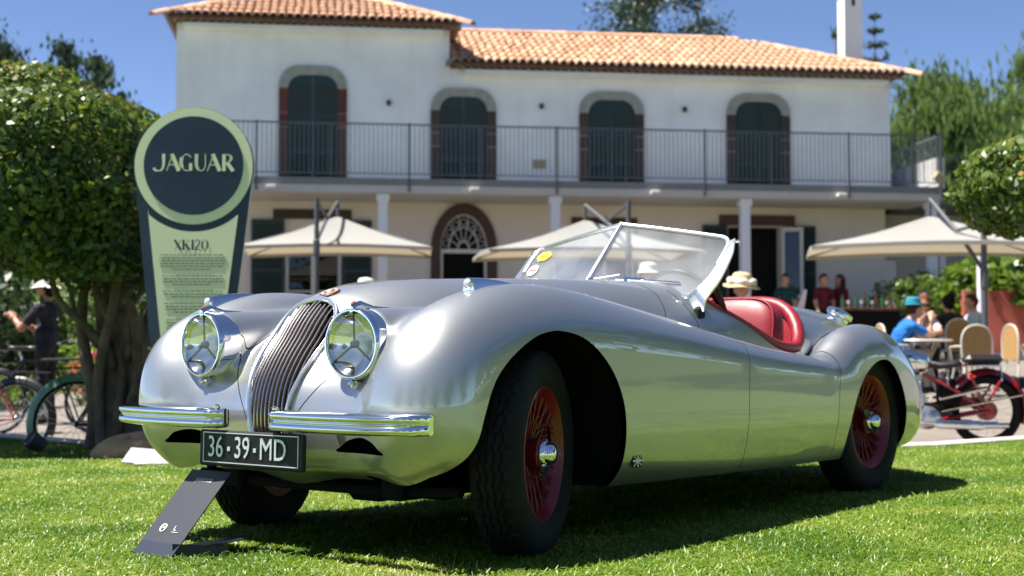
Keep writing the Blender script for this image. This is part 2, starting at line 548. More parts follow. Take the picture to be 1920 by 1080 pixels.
vent = np.array(cr([(.295, .350), (.512, .350), (.500, .368), (.47, .389), (.41, .400), (.35, .391), (.312, .370)], 4, closed=True))
vent = np.array([q for q in vent if q[1] >= .350])
def f_vent(P): return np.where(P[:, 0] > .3, sdf_poly(np.abs(P[:, 1]), P[:, 2], vent), .1)

bon_pts = [(.75, .08), (.56, .100), (.548, .13), (.535, .17), (.515, .212), (.48, .238), (.40, .25), (.3, .262), (.15, .285), (-.1, .335), (-.3, .38), (-.7, .465), (-.95, .51), (-1.06, .502), (-1.12, .45), (-1.135, .36), (-1.135, 0)]
bon = cr(bon_pts, 6)
bon = np.concatenate([bon, [(-1.13, -.3), (.75, -.3)]])
bon_z = hermite([.36, .39, .43, .468, .547, .624, .68, .72], [.085, .093, .107, .127, .188, .247, .255, .257])
def f_bon_raw(P):
    a = -sdf_poly(P[:, 0], np.abs(P[:, 1]), bon)
    b = (bon_z(P[:, 2]) - np.abs(P[:, 1])) * .8
    t = np.clip((P[:, 0] - .40) / .06, 0, 1)
    return a * (1 - t) + b * t
def f_bon(P):
    h = .002; f = f_bon_raw(P); g = []
    for ax in range(3):
        Q = P.copy(); Q[:, ax] += h; g.append((f_bon_raw(Q) - f) / h)
    g = np.stack(g, 1); n_ = samp(GR, P); n_ = n_ / (np.linalg.norm(n_, axis=1)[:, None] + 1e-9)
    gt = g - (g * n_).sum(1)[:, None] * n_
    return f / np.clip(np.linalg.norm(gt, axis=1), .25, 4)
door_poly = np.concatenate([cr([(-1.19, 1.1), (-1.25, .88), (-1.285, .78), (-1.272, .70), (-1.262, .55), (-1.256, .30), (-1.256, .05)], 6), [(-2.10, .05)], cr([(-2.10, .2), (-2.105, .40), (-2.115, .52), (-2.135, .60), (-2.155, .66), (-2.165, .72), (-2.165, 1.1)], 6)])
def f_door(P): return np.where(np.abs(P[:, 1]) > .40, -sdf_poly(P[:, 0], P[:, 2], door_poly), -.5)

shell = (BV, BN, BT)
def f_floor(P): return np.where((np.abs(P[:, 1]) < .56) & (P[:, 0] < .43), P[:, 2] - .33, .1)
for fn in (f_floor, f_sill, f_archf, f_archr, ckpt, f_vent):
    shell = clip_mesh(shell, fn)
G = 0.0019
bonnet = clip_mesh(clip_mesh(shell, lambda P: f_bon(P) - G), f_grille)
bonnet = clip_mesh(bonnet, lambda P: np.where(P[:, 0] > .3, P[:, 2] - .392, .1))
bonnet = clip_mesh(bonnet, lambda P: P[:, 2] - .3)
rest = clip_mesh(shell, lambda P: np.maximum(-f_bon(P) - G, np.maximum(np.where(P[:, 0] > .3, .390, .3) - P[:, 2], -1)))
doorL = clip_mesh(rest, lambda P: np.minimum(f_door(P) - G, P[:, 1]))
doorR = clip_mesh(rest, lambda P: np.minimum(f_door(P) - G, -P[:, 1]))
body = clip_mesh(rest, lambda P: -f_door(P) - G)
panel('body_shell', body, 'silver_paint', car)
panel('bonnet', bonnet, 'silver_paint', car)
panel('door', doorL, 'silver_paint', car)
panel('door', doorR, 'silver_paint', car)
# ---------------------------------------------------------------- car details
def thin_glass(name, tint=(0.97, 0.985, 0.98), haze=0.0, refl=1.0):
    m = bpy.data.materials.new(name); m.use_nodes = True
    nt = m.node_tree; nt.nodes.clear()
    out = nt.nodes.new('ShaderNodeOutputMaterial')
    lw = nt.nodes.new('ShaderNodeLayerWeight'); lw.inputs['Blend'].default_value = 0.5
    pw = nt.nodes.new('ShaderNodeMath'); pw.operation = 'POWER'; pw.inputs[1].default_value = 5.0
    fr = nt.nodes.new('ShaderNodeMath'); fr.operation = 'MULTIPLY_ADD'; fr.inputs[1].default_value = 0.93; fr.inputs[2].default_value = 0.07
    nt.links.new(lw.outputs['Facing'], pw.inputs[0]); nt.links.new(pw.outputs[0], fr.inputs[0])
    tr = nt.nodes.new('ShaderNodeBsdfTransparent'); tr.inputs['Color'].default_value = (*tint, 1)
    gl = nt.nodes.new('ShaderNodeBsdfGlossy'); gl.inputs['Roughness'].default_value = 0.01
    df = nt.nodes.new('ShaderNodeBsdfDiffuse'); df.inputs['Color'].default_value = (.8, .82, .84, 1)
    m1 = nt.nodes.new('ShaderNodeMixShader'); m2 = nt.nodes.new('ShaderNodeMixShader')
    tc = nt.nodes.new('ShaderNodeTexCoord'); nz = nt.nodes.new('ShaderNodeTexNoise'); nz.inputs['Scale'].default_value = 4
    nt.links.new(tc.outputs['Object'], nz.inputs['Vector'])
    mr = nt.nodes.new('ShaderNodeMapRange'); mr.inputs['From Min'].default_value = .35; mr.inputs['From Max'].default_value = .7
    mr.inputs['To Min'].default_value = haze * .3; mr.inputs['To Max'].default_value = haze
    nt.links.new(nz.outputs['Fac'], mr.inputs['Value']); nt.links.new(mr.outputs[0], m1.inputs[0])
    nt.links.new(tr.outputs[0], m1.inputs[1]); nt.links.new(df.outputs[0], m1.inputs[2])
    mt = nt.nodes.new('ShaderNodeMath'); mt.operation = 'MULTIPLY'; mt.inputs[1].default_value = refl; mt.use_clamp = True
    nt.links.new(fr.outputs[0], mt.inputs[0]); nt.links.new(mt.outputs[0], m2.inputs[0])
    nt.links.new(m1.outputs[0], m2.inputs[1]); nt.links.new(gl.outputs[0], m2.inputs[2])
    nt.links.new(m2.outputs[0], out.inputs[0])
    M[name] = m
    return m
thin_glass('lamp_glass', haze=0.07)
thin_glass('screen_glass', haze=0.16, refl=1.2)
thin_glass('pane_glass', tint=(.75, .8, .8), refl=1.6)
mat('screen_silver', (0.80, 0.81, 0.81), rough=0.24, metal=0.9)
mat('dark_metal', (0.03, 0.03, 0.032), rough=0.5, metal=0.6)
mat('slat_metal', (0.62, 0.58, 0.56), rough=0.22, metal=1.0)
mat('plate_black', (0.008, 0.0085, 0.009), rough=0.45, spec=.25)
mat('plate_silver', (0.62, 0.66, 0.66), rough=0.38, metal=0.55)
mat('red_tip', (0.30, 0.10, 0.10), rough=0.15, coat=1)
mat('yellow_sticker', (0.75, 0.62, 0.03), rough=0.5)
mat('white_sticker', (0.8, 0.8, 0.78), rough=0.5)
mat('red_print', (0.6, 0.03, 0.04), rough=0.5)
mat('orange_sticker', (0.8, 0.22, 0.03), rough=0.5)
mat('green_sticker', (0.06, 0.35, 0.08), rough=0.5)
mat('badge_cream', (0.55, 0.42, 0.33), rough=0.3, metal=0.3)
mat('badge_dark', (0.10, 0.04, 0.035), rough=0.3, coat=.5)
mat('reflector', (0.92, 0.92, 0.9), rough=0.07, metal=1.0)
mat('dark_leather', (0.025, 0.012, 0.012), rough=0.6)

# ---- wheels
def tyre_mesh():
    N_ = 288
    hs = np.linspace(-.056, .056, 41)
    sidew = [(.208, .062), (.225, .073), (.25, .081), (.28, .0845), (.305, .081), (.322, .073), (.333, .064)]
    prof = [(r, -h) for r, h in sidew] + [(0.3385 + .0075 * (1 - (h / .056) ** 2) , h) for h in hs] + [(r, h) for r, h in sidew[::-1]]
    k = len(prof); ns = len(sidew)
    vs = np.zeros((N_, k, 3)); 
    for i in range(N_):
        th = 2 * math.pi * i / N_
        zig = .0035 * (1 if (i // 4) % 2 else -1)
        for j, (r, h) in enumerate(prof):
            rr = r
            if ns <= j < k - ns:
                for h0 in (-.036, -.013, .013, .036):
                    if abs(h - h0 - zig) < .0026: rr -= .007
                a = abs(h)
                if a > .041 and (i % 8) in (0, 1): rr -= .006
                if a < .034 and (i + int(h * 300)) % 8 == 0: rr -= .003
            if j in (5, k - 6) : rr = r + (0.0015 if i % 8 > 1 else -.001)
            vs[i, j] = (rr * math.cos(th), rr * math.sin(th), h)
    idx = np.arange(N_ * k).reshape(N_, k)
    a = idx[:, :-1]; b = np.roll(idx, -1, 0)[:, :-1]; c = np.roll(idx, -1, 0)[:, 1:]; d = idx[:, 1:]
    return vs.reshape(-1, 3), np.stack([a, b, c, d], -1).reshape(-1, 4)
TV, TF = tyre_mesh()
def place(o, m): o.matrix_local = m; return o

wheel_src = {}
def make_wheel(center, axis, label=None, spin=0.0):
    m = basis(center, axis, (0, 0, 1)) @ Matrix.Rotation(spin, 4, 'Z')
    if 'rim' not in wheel_src:
        w = MB()
        w.rev([(.196, -.070), (.221, -.070), (.223, -.064), (.210, -.056), (.196, -.045), (.180, -.03), (.176, 0), (.182, .03), (.196, .045), (.210, .056), (.223, .064), (.221, .070), (.214, .0715), (.208, .067), (.202, .060), (.192, .050), (.181, .036), (.170, .0), (.174, -.03), (.196, -.070)], 64)
        w.rev([(.03, -.09), (.062, -.085), (.066, -.06), (.052, -.05), (.048, .03), (.055, .045), (.056, .058), (.046, .062), (.03, .066)], 32)
        rim = w.build('wheel', 'wheel_red', car)
        tyre = mesh_obj('tyre', TV, TF, 'rubber', rim)
        sp = MB().tube([(.052, 0, .020), (.192 * math.cos(.42), .192 * math.sin(.42), .046)], .0026, 5)
        sp2 = MB().tube([(.056, 0, -.050), (.183 * math.cos(.5), -.183 * math.sin(.5), .034)], .0026, 5)
        m1 = sp.build('spoke', 'wheel_red', rim).data
        m2 = sp2.build('spoke', 'wheel_red', rim).data
        m3 = MB().tube([(.052, 0, .020), (.192 * math.cos(.42), -.192 * math.sin(.42), .046)], .0026, 5).build('spoke', 'wheel_red', rim).data
        for me_, cnt, off in ((m1, 20, 0), (m3, 20, .1), (m2, 24, .05)):
            for q in range(1, cnt):
                o = bpy.data.objects.new('spoke', me_); COL.objects.link(o); o.parent = rim
                o.rotation_euler = (0, 0, 2 * math.pi * q / cnt + off)
        k = MB()
        k.rev([(.047, .052), (.050, .058), (.050, .072), (.046, .078), (.040, .082), (.038, .092), (.030, .104), (.016, .110), (0.0005, .111)], 32)
        ear = cr([(.012, .030), (.020, .055), (.016, .088), (.006, .098), (-.006, .090), (-.014, .06), (-.016, .030)], 4)
        for s_ in (1, -1):
            mm = Matrix(((s_, 0, 0, 0), (0, s_, 0, 0), (0, 0, 1, 0), (0, 0, 0, 1))) @ basis((0, 0, .088), (0, .25, 1), (1, 0, 0))
            k.prism([(x, y) for x, y in ear], -.006, .006, mm)
        k.build('knock_off_spinner', 'chrome', rim)
        dr = MB(); dr.rev([(.02, -.10), (.14, -.10), (.15, -.09), (.15, -.03), (.14, -.02), (.05, -.02)], 40); dr.build('brake_drum', 'dark_metal', rim)
        wheel_src['rim'] = rim
        place(rim, m)
        return rim
    c = copy_tree(wheel_src['rim'], car)
    place(c, m)
    return c
ST = R(19.5)
ax_l = Vector((-math.sin(ST), math.cos(ST), 0))
make_wheel((0.03, .636, .332), ax_l, spin=1.25)
make_wheel((0.0, -.652, .332), -ax_l, spin=.4)
make_wheel((-2.59, .618, .335), (0, 1, 0), spin=-.55)
make_wheel((-2.59, -.618, .335), (0, -1, 0), spin=1)

# ---- inner arches, floor, chassis
for s_ in (1, -1):
    for poly, xc in ((arch_f, 0), (arch_r, -2.55)):
        pl = [(q[0], q[1]) for q in poly if q[1] > .2 and q[0] < .45]
        o = []
        for x, z in pl:
            dx, dz = x - xc, z - .33; L = math.hypot(dx, dz) + 1e-6
            o.append((x + dx / L * .03, z + dz / L * .03))
        w = MB()
        n = len(o)
        zt = lambda p: p
        vs = [(x, s_ * (surf_y(x, z) - .013), z) for x, z in [(a + (a - xc) * .03, max(b, .24) + .012) for a, b in pl]] + [(x, s_ * .66, z) for x, z in o] + [(x, s_ * .30, z) for x, z in o]
        fs = [(i, i + 1, n + i + 1, n + i) for i in range(n - 1)] + [(n + i, n + i + 1, 2 * n + i + 1, 2 * n + i) for i in range(n - 1)]
        fs.append(list(range(2 * n, 3 * n)))
        w.add(vs, fs)
        w.build('wheel_arch_liner', 'under_black', car)
w = MB()
w.box((-1.35, 0, .29), (1.72, 1.36, .02)); w.box((-3.05, 0, .34), (.9, 1.0, .02)); w.box((-1.3, .38, .24), (3.4, .09, .10), bevel=.01); w.box((-1.3, -.38, .24), (3.4, .09, .10), bevel=.01)
w.build('chassis_frame', 'under_black', car)
w = MB()
w.tube([(.33, -.62, .225), (.36, -.3, .215), (.36, .3, .215), (.33, .62, .225)], .018, 8)
w.box((.10, 0, .27), (.5, .3, .1), bevel=.03); w.tube([(.0, -.6, .26), (.0, .6, .26)], .03, 8)
w.box((.25, .18, .205), (.16, .18, .07), bevel=.03); w.box((.25, .46, .215), (.1, .12, .05), bevel=.02)
w.build('front_suspension', 'under_black', car)
w = MB(); w.tube([(-.6, -.3, .22), (-1.5, -.34, .2), (-2.2, -.36, .22), (-3.1, -.36, .25), (-3.62, -.36, .24)], .03, 10)
w.build('exhaust_pipe', 'dark_metal', car)
MB().box((.12, 0, .55), (.04, .66, .5)).build('radiator', 'under_black', car)
MB().box((-1.0, 0, .6), (.02, .8, .5)).build('bulkhead', 'under_black', car)

# ---- grille: dark core, slats, chrome surround
zz = np.linspace(.392, .836, 22)
w = MB()
vs = []; 
for z in zz:
    xx = surf_x(0, z) - .055
    for t in np.linspace(-1, 1, 7): vs.append((xx - .03 * t * t, t * (float(gw(z)) + .01), z))
fs = [(i * 7 + j, i * 7 + j + 1, (i + 1) * 7 + j + 1, (i + 1) * 7 + j) for i in range(21) for j in range(6)]
w.add(vs, fs); w.build('grille_core', 'under_black', car)
grille = None
NS = 14
pth = [(surf_x(float(gw(z)), z), float(gw(z)), z) for z in np.linspace(.40, .835, 26)]
loopL = [Vector(q) for q in pth]; top = Vector((surf_x(0, .842), 0, .8435))
loop = loopL + [top] + [Vector((q.x, -q.y, q.z)) for q in loopL[::-1]]
w = MB()
pts = []
for q in loop:
    n_ = nrm(q); pts.append(q + n_ * .004)
w.tube(pts, .0105, 10, squash=.8)
grille = w.build('grille_surround', 'screen_silver', car)
for i in range(NS):
    u = -1 + 2 * (i + .5) / NS
    line = []
    for z in np.linspace(.394, .838, 34):
        hw_ = float(gw(z)); y = u * .132
        if abs(y) > hw_ - .004: continue
        line.append((surf_x(y, z) + .000, y, z))
    if len(line) < 4: continue
    s_ = MB()
    vs = []; n = len(line)
    for q in line:
        nn = nrm(q)
        p0 = Vector(q)
        for dy, dn in ((-.0036, -.002), (-.0028, .002), (0, .0036), (.0028, .002), (.0036, -.002), (.0022, -.024), (-.0022, -.024)):
            vs.append(p0 + Vector((0, dy, 0)) + nn * dn)
    fs = [(a * 7 + b, a * 7 + (b + 1) % 7, (a + 1) * 7 + (b + 1) % 7, (a + 1) * 7 + b) for a in range(n - 1) for b in range(7)]
    fs += [list(range(7))[::-1], [(n - 1) * 7 + b for b in range(7)]]
    s_.add(vs, fs); s_.build('grille_slat', 'slat_metal', car)

# ---- headlamps
def headlamp(sgn):
    c = Vector((LAMP[0], sgn * LAMP[1], LAMP[2]))
    m = basis(c, (1, sgn * .04, .01), (0, 0, 1))
    b = MB()
    b.rev([(.095, -.09), (.108, -.085), (.1115, -.055), (.1115, -.028), (.1135, -.012), (.114, -.004), (.1115, .005), (.107, .009), (.1035, .009), (.1015, .004), (.1005, -.004)], 64, m)
    lamp = b.build('headlamp', 'chrome', car)
    rf_ = MB(); rf_.rev([(.1025, -.002)] + [(.1025 * math.cos(a), -.002 - .056 * (1 - math.cos(a) ** 2)) for a in np.linspace(0.05, 1.56, 14)], 48, m); rf_.build('reflector', 'reflector', lamp)
    ln = MB(); ln.rev([(.1055 * math.sin(a), -.022 + .030 * math.cos(a)) for a in np.linspace(1.5, 0.01, 10)], 48, m); ln.build('lens', 'lamp_glass', lamp)
    tb = MB()
    for a in (90, 215, 325):
        a = R(a)
        tb.tube([m @ Vector((math.sin(a) * .1, math.cos(a) * .1 * -1, -.006)), m @ Vector((0, 0, -.012))], .0035, 6)
    tb.rev([(.0001, .002), (.008, .0), (.013, -.008), (.013, -.022), (.0, -.026)], 16, m)
    tb.build('tripod_bar', 'dark_metal', lamp)
    bl = MB(); bl.rev([(.0001, -.022), (.012, -.028), (.016, -.04), (.012, -.055), (.009, -.075)], 16, m @ Matrix.Translation((0.012, 0, 0))); bl.build('bulb', 'lamp_glass', lamp)
    br = MB(); br.box(m @ Vector((-.124, 0, -.03)), (.05, .03, .022), bevel=.006); br.rev([(.012, -.02), (.014, 0), (.010, .016), (0.0005, .02)], 12, m @ Matrix.Translation((-.126, 0, -.012))); br.build('lamp_clamp', 'chrome', lamp)
    # chrome spear on top of the lamp
    tr = MB()
    spine = [(.560, .1175), (.548, .128), (.52, .136), (.46, .140), (.38, .140)]
    vs = []; n = len(spine)
    for i, (x, dz) in enumerate(spine):
        w_ = (.010, .012, .011, .007, .0012)[i]; zt = LAMP[2] + dz
        zb = max(LAMP[2] + .1, surf_z(x, sgn * LAMP[1]) - .004)
        h_ = (.006, .012, .012, .008, .002)[i]
        if i >= 3: zt = surf_z(x, c.y) + (.007 if i == 3 else .001)
        vs += [(x, c.y - w_, zt - h_), (x, c.y - w_ * .35, zt), (x, c.y + w_ * .35, zt), (x, c.y + w_, zt - h_), (x, c.y + w_ * .6, zt - h_ - .012), (x, c.y - w_ * .6, zt - h_ - .012)]
    fs = [(i * 6 + j, i * 6 + (j + 1) % 6, (i + 1) * 6 + (j + 1) % 6, (i + 1) * 6 + j) for i in range(n - 1) for j in range(6)] + [list(range(6))[::-1], [(n - 1) * 6 + j for j in range(6)]]
    tr.add(vs, fs); tr.build('lamp_spear', 'chrome', lamp)
    rt = MB(); rt.box((.549, c.y, LAMP[2] + .1265), (.022, .013, .012), bevel=.004, tilt=Matrix.Rotation(R(28), 4, 'Y')); rt.build('spear_tip', 'red_tip', lamp)
headlamp(1); headlamp(-1)

# ---- side lamps on the wing crests
def sidelamp(sgn, xf, ln=.24):
    y = sgn * .565
    w = MB(); vs = []; n = 9
    for i in range(n):
        t = i / (n - 1); x = xf - t * ln
        zb = surf_z(x, y) - .003; h = .041 * (1 - t) ** 1.0 + .002; hw = .018 * (1 - t) ** .7 + .001
        zt = zb + h
        vs += [(x, y - hw * 1.25, zb), (x, y - hw, zb + h * .55), (x, y - hw * .6, zt - h * .1), (x, y, zt), (x, y + hw * .6, zt - h * .1), (x, y + hw, zb + h * .55), (x, y + hw * 1.25, zb)]
    fs = [(i * 7 + j, i * 7 + j + 1, (i + 1) * 7 + j + 1, (i + 1) * 7 + j) for i in range(n - 1) for j in range(6)] + [list(range(7))[::-1]]
    w.add(vs, fs); o = w.build('side_lamp', 'chrome', car)
    z0 = surf_z(xf, y)
    l = MB(); m = basis((xf - .002, y, z0 + .022), (1, 0, .1), (0, 0, 1))
    l.rev([(.0185, -.01), (.0195, .004), (.0165, .008), (.0155, .006)], 20, m); l.build('lamp_bezel', 'chrome', o)
    l2 = MB(); l2.rev([(.0158, .005), (.012, .011), (.006, .0135), (.0003, .0142)], 20, m); l2.build('lens', 'plate_silver', o)
sidelamp(1, .232); sidelamp(-1, .36)

# ---- bumpers
def bumper(sgn):
    ys = np.linspace(.112, .722, 22); sec = []
    for t in np.linspace(0, 1, 25):
        z = -.034 + .068 * t
        d = .030 + .014 * abs(math.sin(2 * math.pi * t)) ** .7
        if t < .12: d = .012 + (d - .012) * (t / .12) ** .5
        if t > .88: d = .012 + (d - .012) * ((1 - t) / .12) ** .5
        sec.append((d, z))
    sec += [(-.008, .028), (-.008, -.028)]
    k = len(sec); vs = []
    for y in ys:
        u = (y - .112) / .610
        x0 = .632 + .045 * (1 - (2 * u - .75) ** 2) - .02 * max(0, (u - .85) / .15) ** 2
        e = min(1, (1 - u) / .03 + .35) * min(1, u / .045 + .45)
        for d, z in sec: vs.append((x0 + d * (e if d > 0 else 1), sgn * y, .449 + z * (.86 + .14 * e)))
    fs = [(i * k + j, i * k + (j + 1) % k, (i + 1) * k + (j + 1) % k, (i + 1) * k + j) for i in range(len(ys) - 1) for j in range(k)]
    fs += [list(range(k)), [(len(ys) - 1) * k + j for j in range(k)]]
    if sgn < 0: fs = [f[::-1] for f in fs]
    b = MB().add(vs, fs).build('bumper', 'chrome', car, sharp=50)
    st = MB(); st.box((.60, sgn * .30, .44), (.13, .03, .035), bevel=.006); st.box((.585, sgn * .62, .44), (.13, .03, .035), bevel=.006); st.build('bumper_bracket', 'dark_metal', b)
    bo = MB(); bo.rev([(.012, 0), (.012, .006), (.006, .011), (0.0005, .012)], 14, basis((.67, sgn * .14, .4825), (0, 0, 1))); bo.build('bolt', 'chrome', b)
bumper(1); bumper(-1)

# ---- number plate
w = MB()
pm = basis((.655, .012, .350), (1, 0, .02), (0, 1, 0))
w.box((0, 0, 0), (.50, .118, .016), bevel=.006); w.v = [tuple(pm @ Vector(v)) for v in w.v]
plate = w.build('number_plate', 'plate_black', car)
w = MB()
for (cx, cy, dx, dy) in ((0, .0505, .45, .003), (0, -.0455, .45, .003), (-.2255, .0025, .003, .1), (.2255, .0025, .003, .1)):
    w.box((cx, cy, .0085), (dx, dy, .003))
w.v = [tuple(pm @ Vector(v)) for v in w.v]; w.build('plate_rim', 'plate_silver', plate)
def plate_text(txt, cx, sx):
    vs, fs = text_mesh(txt, .098, .002, sx=sx, bold=0.0)
    vs = [pm @ Vector((x + cx, y + .002, z + .0105)) for x, y, z in vs]
    mesh_obj('plate_lettering', vs, fs, 'plate_silver', plate, smooth=False)
plate_text('36', -.163, .80); plate_text('39', -.034, .80); plate_text('MD', .112, .86)
for cx in (-.098, .027):
    w = MB().box((cx, 0, .0095), (.013, .013, .005)); w.v = [tuple(pm @ Vector(v)) for v in w.v]; w.build('plate_dash', 'plate_silver', plate)
w = MB(); w.box((.60, .014, .36), (.07, .1, .03)); w.build('plate_bracket', 'dark_metal', plate)

# ---- bonnet badge
bp = Vector((.297, 0, surf_z(.297, 0))); bn = nrm(bp)
m = basis(bp, bn, (1, 0, 0))
bd = MB().rev([(.037, -.004), (.037, .004), (.034, .0065), (.031, .006), (.0005, .006)], 36, m).build('bonnet_badge', 'badge_dark', car)
MB().rev([(.031, .0063), (.031, .0078), (.021, .0078), (.021, .0063)], 36, m).build('badge_ring', 'badge_cream', bd)
hd = MB(); hd.rev([(.013, .006), (.011, .010), (.006, .013), (.0005, .0135)], 16, m); hd.box(m @ Vector((-.012, 0, .009)), (.012, .012, .006), bevel=.002); hd.build('badge_emblem', 'badge_cream', bd)

# ---- flag badge on the wing side
fy = surf_y(-.459, .284)
fm = basis((-.459, fy + .0025, .284), (0, 1, 0), (-1, 0, 0))
fb = MB(); fb.box((0, 0, 0), (.062, .046, .005), bevel=.002); fb.v = [tuple(fm @ Vector(v)) for v in fb.v]; flag = fb.build('flag_badge', 'plate_black', car)
fl = MB()
fl.box((0, 0, .0035), (.058, .007, .002)); fl.box((0, 0, .0036), (.007, .042, .002))
for a in (1, -1): fl.box((0, 0, .0032), (.064, .0035, .002), rz=a * math.atan2(.042, .058))
fl.v = [tuple(fm @ Vector(v)) for v in fl.v]; fl.build('flag_cross', 'plate_silver', flag)

# ---- windscreen
w = MB()
w.tube([(-1.222, 0, .945), (-1.36, 0, 1.088), (-1.505, 0, 1.236)], [.017, .014, .011], 10)
screen = w.build('windscreen_frame', 'screen_silver', car)
PC0, PC1 = Vector((-1.236, 0, .965)), Vector((-1.500, 0, 1.228))
for s_ in (1, -1):
    PO = Vector((-1.42, s_ * .515, .99))                     # third point of this pane's plane
    pn = (PC1 - PC0).cross(PO - PC0).normalized()
    if pn.x < 0: pn = -pn
    def on(y, z): # point of the pane plane at given y, z
        return Vector((PC0.x - (pn.y * (y - PC0.y) + pn.z * (z - PC0.z)) / pn.x, y, z))
    low = [on(s_ * .008, .968), on(s_ * .1, .966), on(s_ * .2, .960), on(s_ * .29, .943), on(s_ * .355, .918), on(s_ * .41, .897), on(s_ * .455, .898), on(s_ * .487, .93), on(s_ * .505, .98)]
    upr = [on(s_ * .512, 1.03), on(s_ * .515, 1.09), on(s_ * .510, 1.128), on(s_ * .485, 1.150), on(s_ * .44, 1.160), on(s_ * .3, 1.184), on(s_ * .15, 1.208), on(s_ * .008, 1.229)]
    outl = low + upr; n = len(outl)
    g = MB(); g.add(outl + [q - pn * .005 for q in outl], [list(range(n)), list(range(2 * n - 1, n - 1, -1))])
    g.build('windscreen_glass', 'screen_glass', screen, smooth=False)
    MB().tube([tuple(q) for q in cr([tuple(q) for q in upr], 5)], .0105, 8).build('top_rail', 'screen_silver', screen)
    MB().tube([tuple(q - Vector((0, 0, .006))) for q in cr([tuple(q) for q in low], 5)], .0125, 8).build('bottom_rail', 'screen_silver', screen)
    # flared cast pillar foot
    a_ = cr([tuple(q) for q in (upr[2], upr[1], upr[0], low[8], low[7], low[6], low[5], low[4])], 4)
    foot = Vector((-1.322, s_ * .512, .828))
    o_ = cr([tuple(q) for q in (on(s_ * .530, 1.145), on(s_ * .548, 1.09), on(s_ * .555, 1.02), on(s_ * .556, .95) + Vector((.005, 0, 0)), on(s_ * .545, .885) + Vector((.012, 0, 0)), foot, on(s_ * .43, .872), on(s_ * .36, .903))], 4)
    k = len(a_); vs = []
    for i in range(k):
        p, q = Vector(a_[i]), Vector(o_[i]); nn = pn * .008
        vs += [p + nn, q + nn * .6, q - nn, p - nn]
    fs = [(i * 4 + j, i * 4 + (j + 1) % 4, (i + 1) * 4 + (j + 1) % 4, (i + 1) * 4 + j) for i in range(k - 1) for j in range(4)] + [(0, 1, 2, 3), ((k - 1) * 4, (k - 1) * 4 + 3, (k - 1) * 4 + 2, (k - 1) * 4 + 1)]
    if s_ < 0: fs = [f_[::-1] for f_ in fs]
    MB().add(vs, fs).build('pillar', 'screen_silver', screen, sharp=60)
    zf = surf_z(-1.325, s_ * .505)
    MB().box((-1.325, s_ * .502, (.845 + zf) / 2 - .008), (.05, .035, abs(.845 - zf) + .02), bevel=.008).build('pillar_pad', 'rubber', screen)
    h0 = on(s_ * .522, 1.13)
    MB().tube([tuple(h0), tuple(h0 + Vector((-.012, s_ * .03, .004))), tuple(h0 + Vector((-.018, s_ * .036, -.012)))], .007, 8).build('hood_catch', 'screen_silver', screen)
# wipers
wp = MB()
wp.tube([(-1.225, .20, .950), (-1.238, .20, .978)], .009, 8)
wp.tube([(-1.262, .13, .975), (-1.340, .40, .953)], .0055, 6)
wp.tube([(-1.236, .2, .976), (-1.285, .26, .974)], .004, 6)
wp.build('wiper', 'chrome', screen)
wp = MB(); wp.tube([(-1.212, .025, .952), (-1.225, .025, .98)], .010, 8); wp.tube([(-1.225, .025, .978), (-1.262, .15, .995)], .004, 6); wp.build('wiper', 'chrome', screen)

# stickers on the right-hand pane (the plane of that pane)
def pane_pt(y, u):     # y < 0, u 0..1 from bottom to top of pane; last pane plane is the right-hand one
    zb_ = .95; zt_ = 1.20 - .10 * abs(y)
    return on(y, zb_ + (zt_ - zb_) * u)
def sticker(poly, y, u, size, mname, name='sticker', lift=.004, parent=None):
    p = pane_pt(y, u); ex = (pane_pt(y + .01, u) - p).normalized(); ey = (pane_pt(y, u + .05) - p).normalized(); nz = ex.cross(ey).normalized()
    if nz.x < 0: nz = -nz
    mm = Matrix((ex, ey, nz)).transposed().to_4x4(); mm.translation = p + nz * lift
    w = MB(); w.prism([(a * size, b * size) for a, b in poly], 0, .0012, mm)
    return w.build(name, mname, parent or screen, smooth=False)
circ = [(math.cos(a), math.sin(a)) for a in np.linspace(0, 2 * math.pi, 24, endpoint=False)]
wob = [(math.cos(a) * (1.35 + .08 * math.cos(6 * a)), math.sin(a) * (.85 + .08 * math.cos(6 * a))) for a in np.linspace(0, 2 * math.pi, 48, endpoint=False)]
sq = [(-1.2, -.7), (1.2, -.7), (1.2, .7), (-1.2, .7)]
st1 = sticker(wob, -.43, .74, .036, 'yellow_sticker'); sticker([(-.9, -.08), (.9, -.08), (.9, .12), (-.9, .12)], -.43, .74, .03, 'plate_black', 'sticker_print', .0055, st1)
st2 = sticker(circ, -.45, .42, .036, 'white_sticker'); sticker([(-.8, -.2), (.8, -.2), (.8, .22), (-.8, .22)], -.45, .42, .03, 'red_print', 'sticker_print', .0055, st2)
sticker(sq, -.40, .10, .026, 'orange_sticker'); sticker([(-.6, -.7), (.6, -.7), (.6, .7), (-.6, .7)], -.452, .10, .026, 'green_sticker')

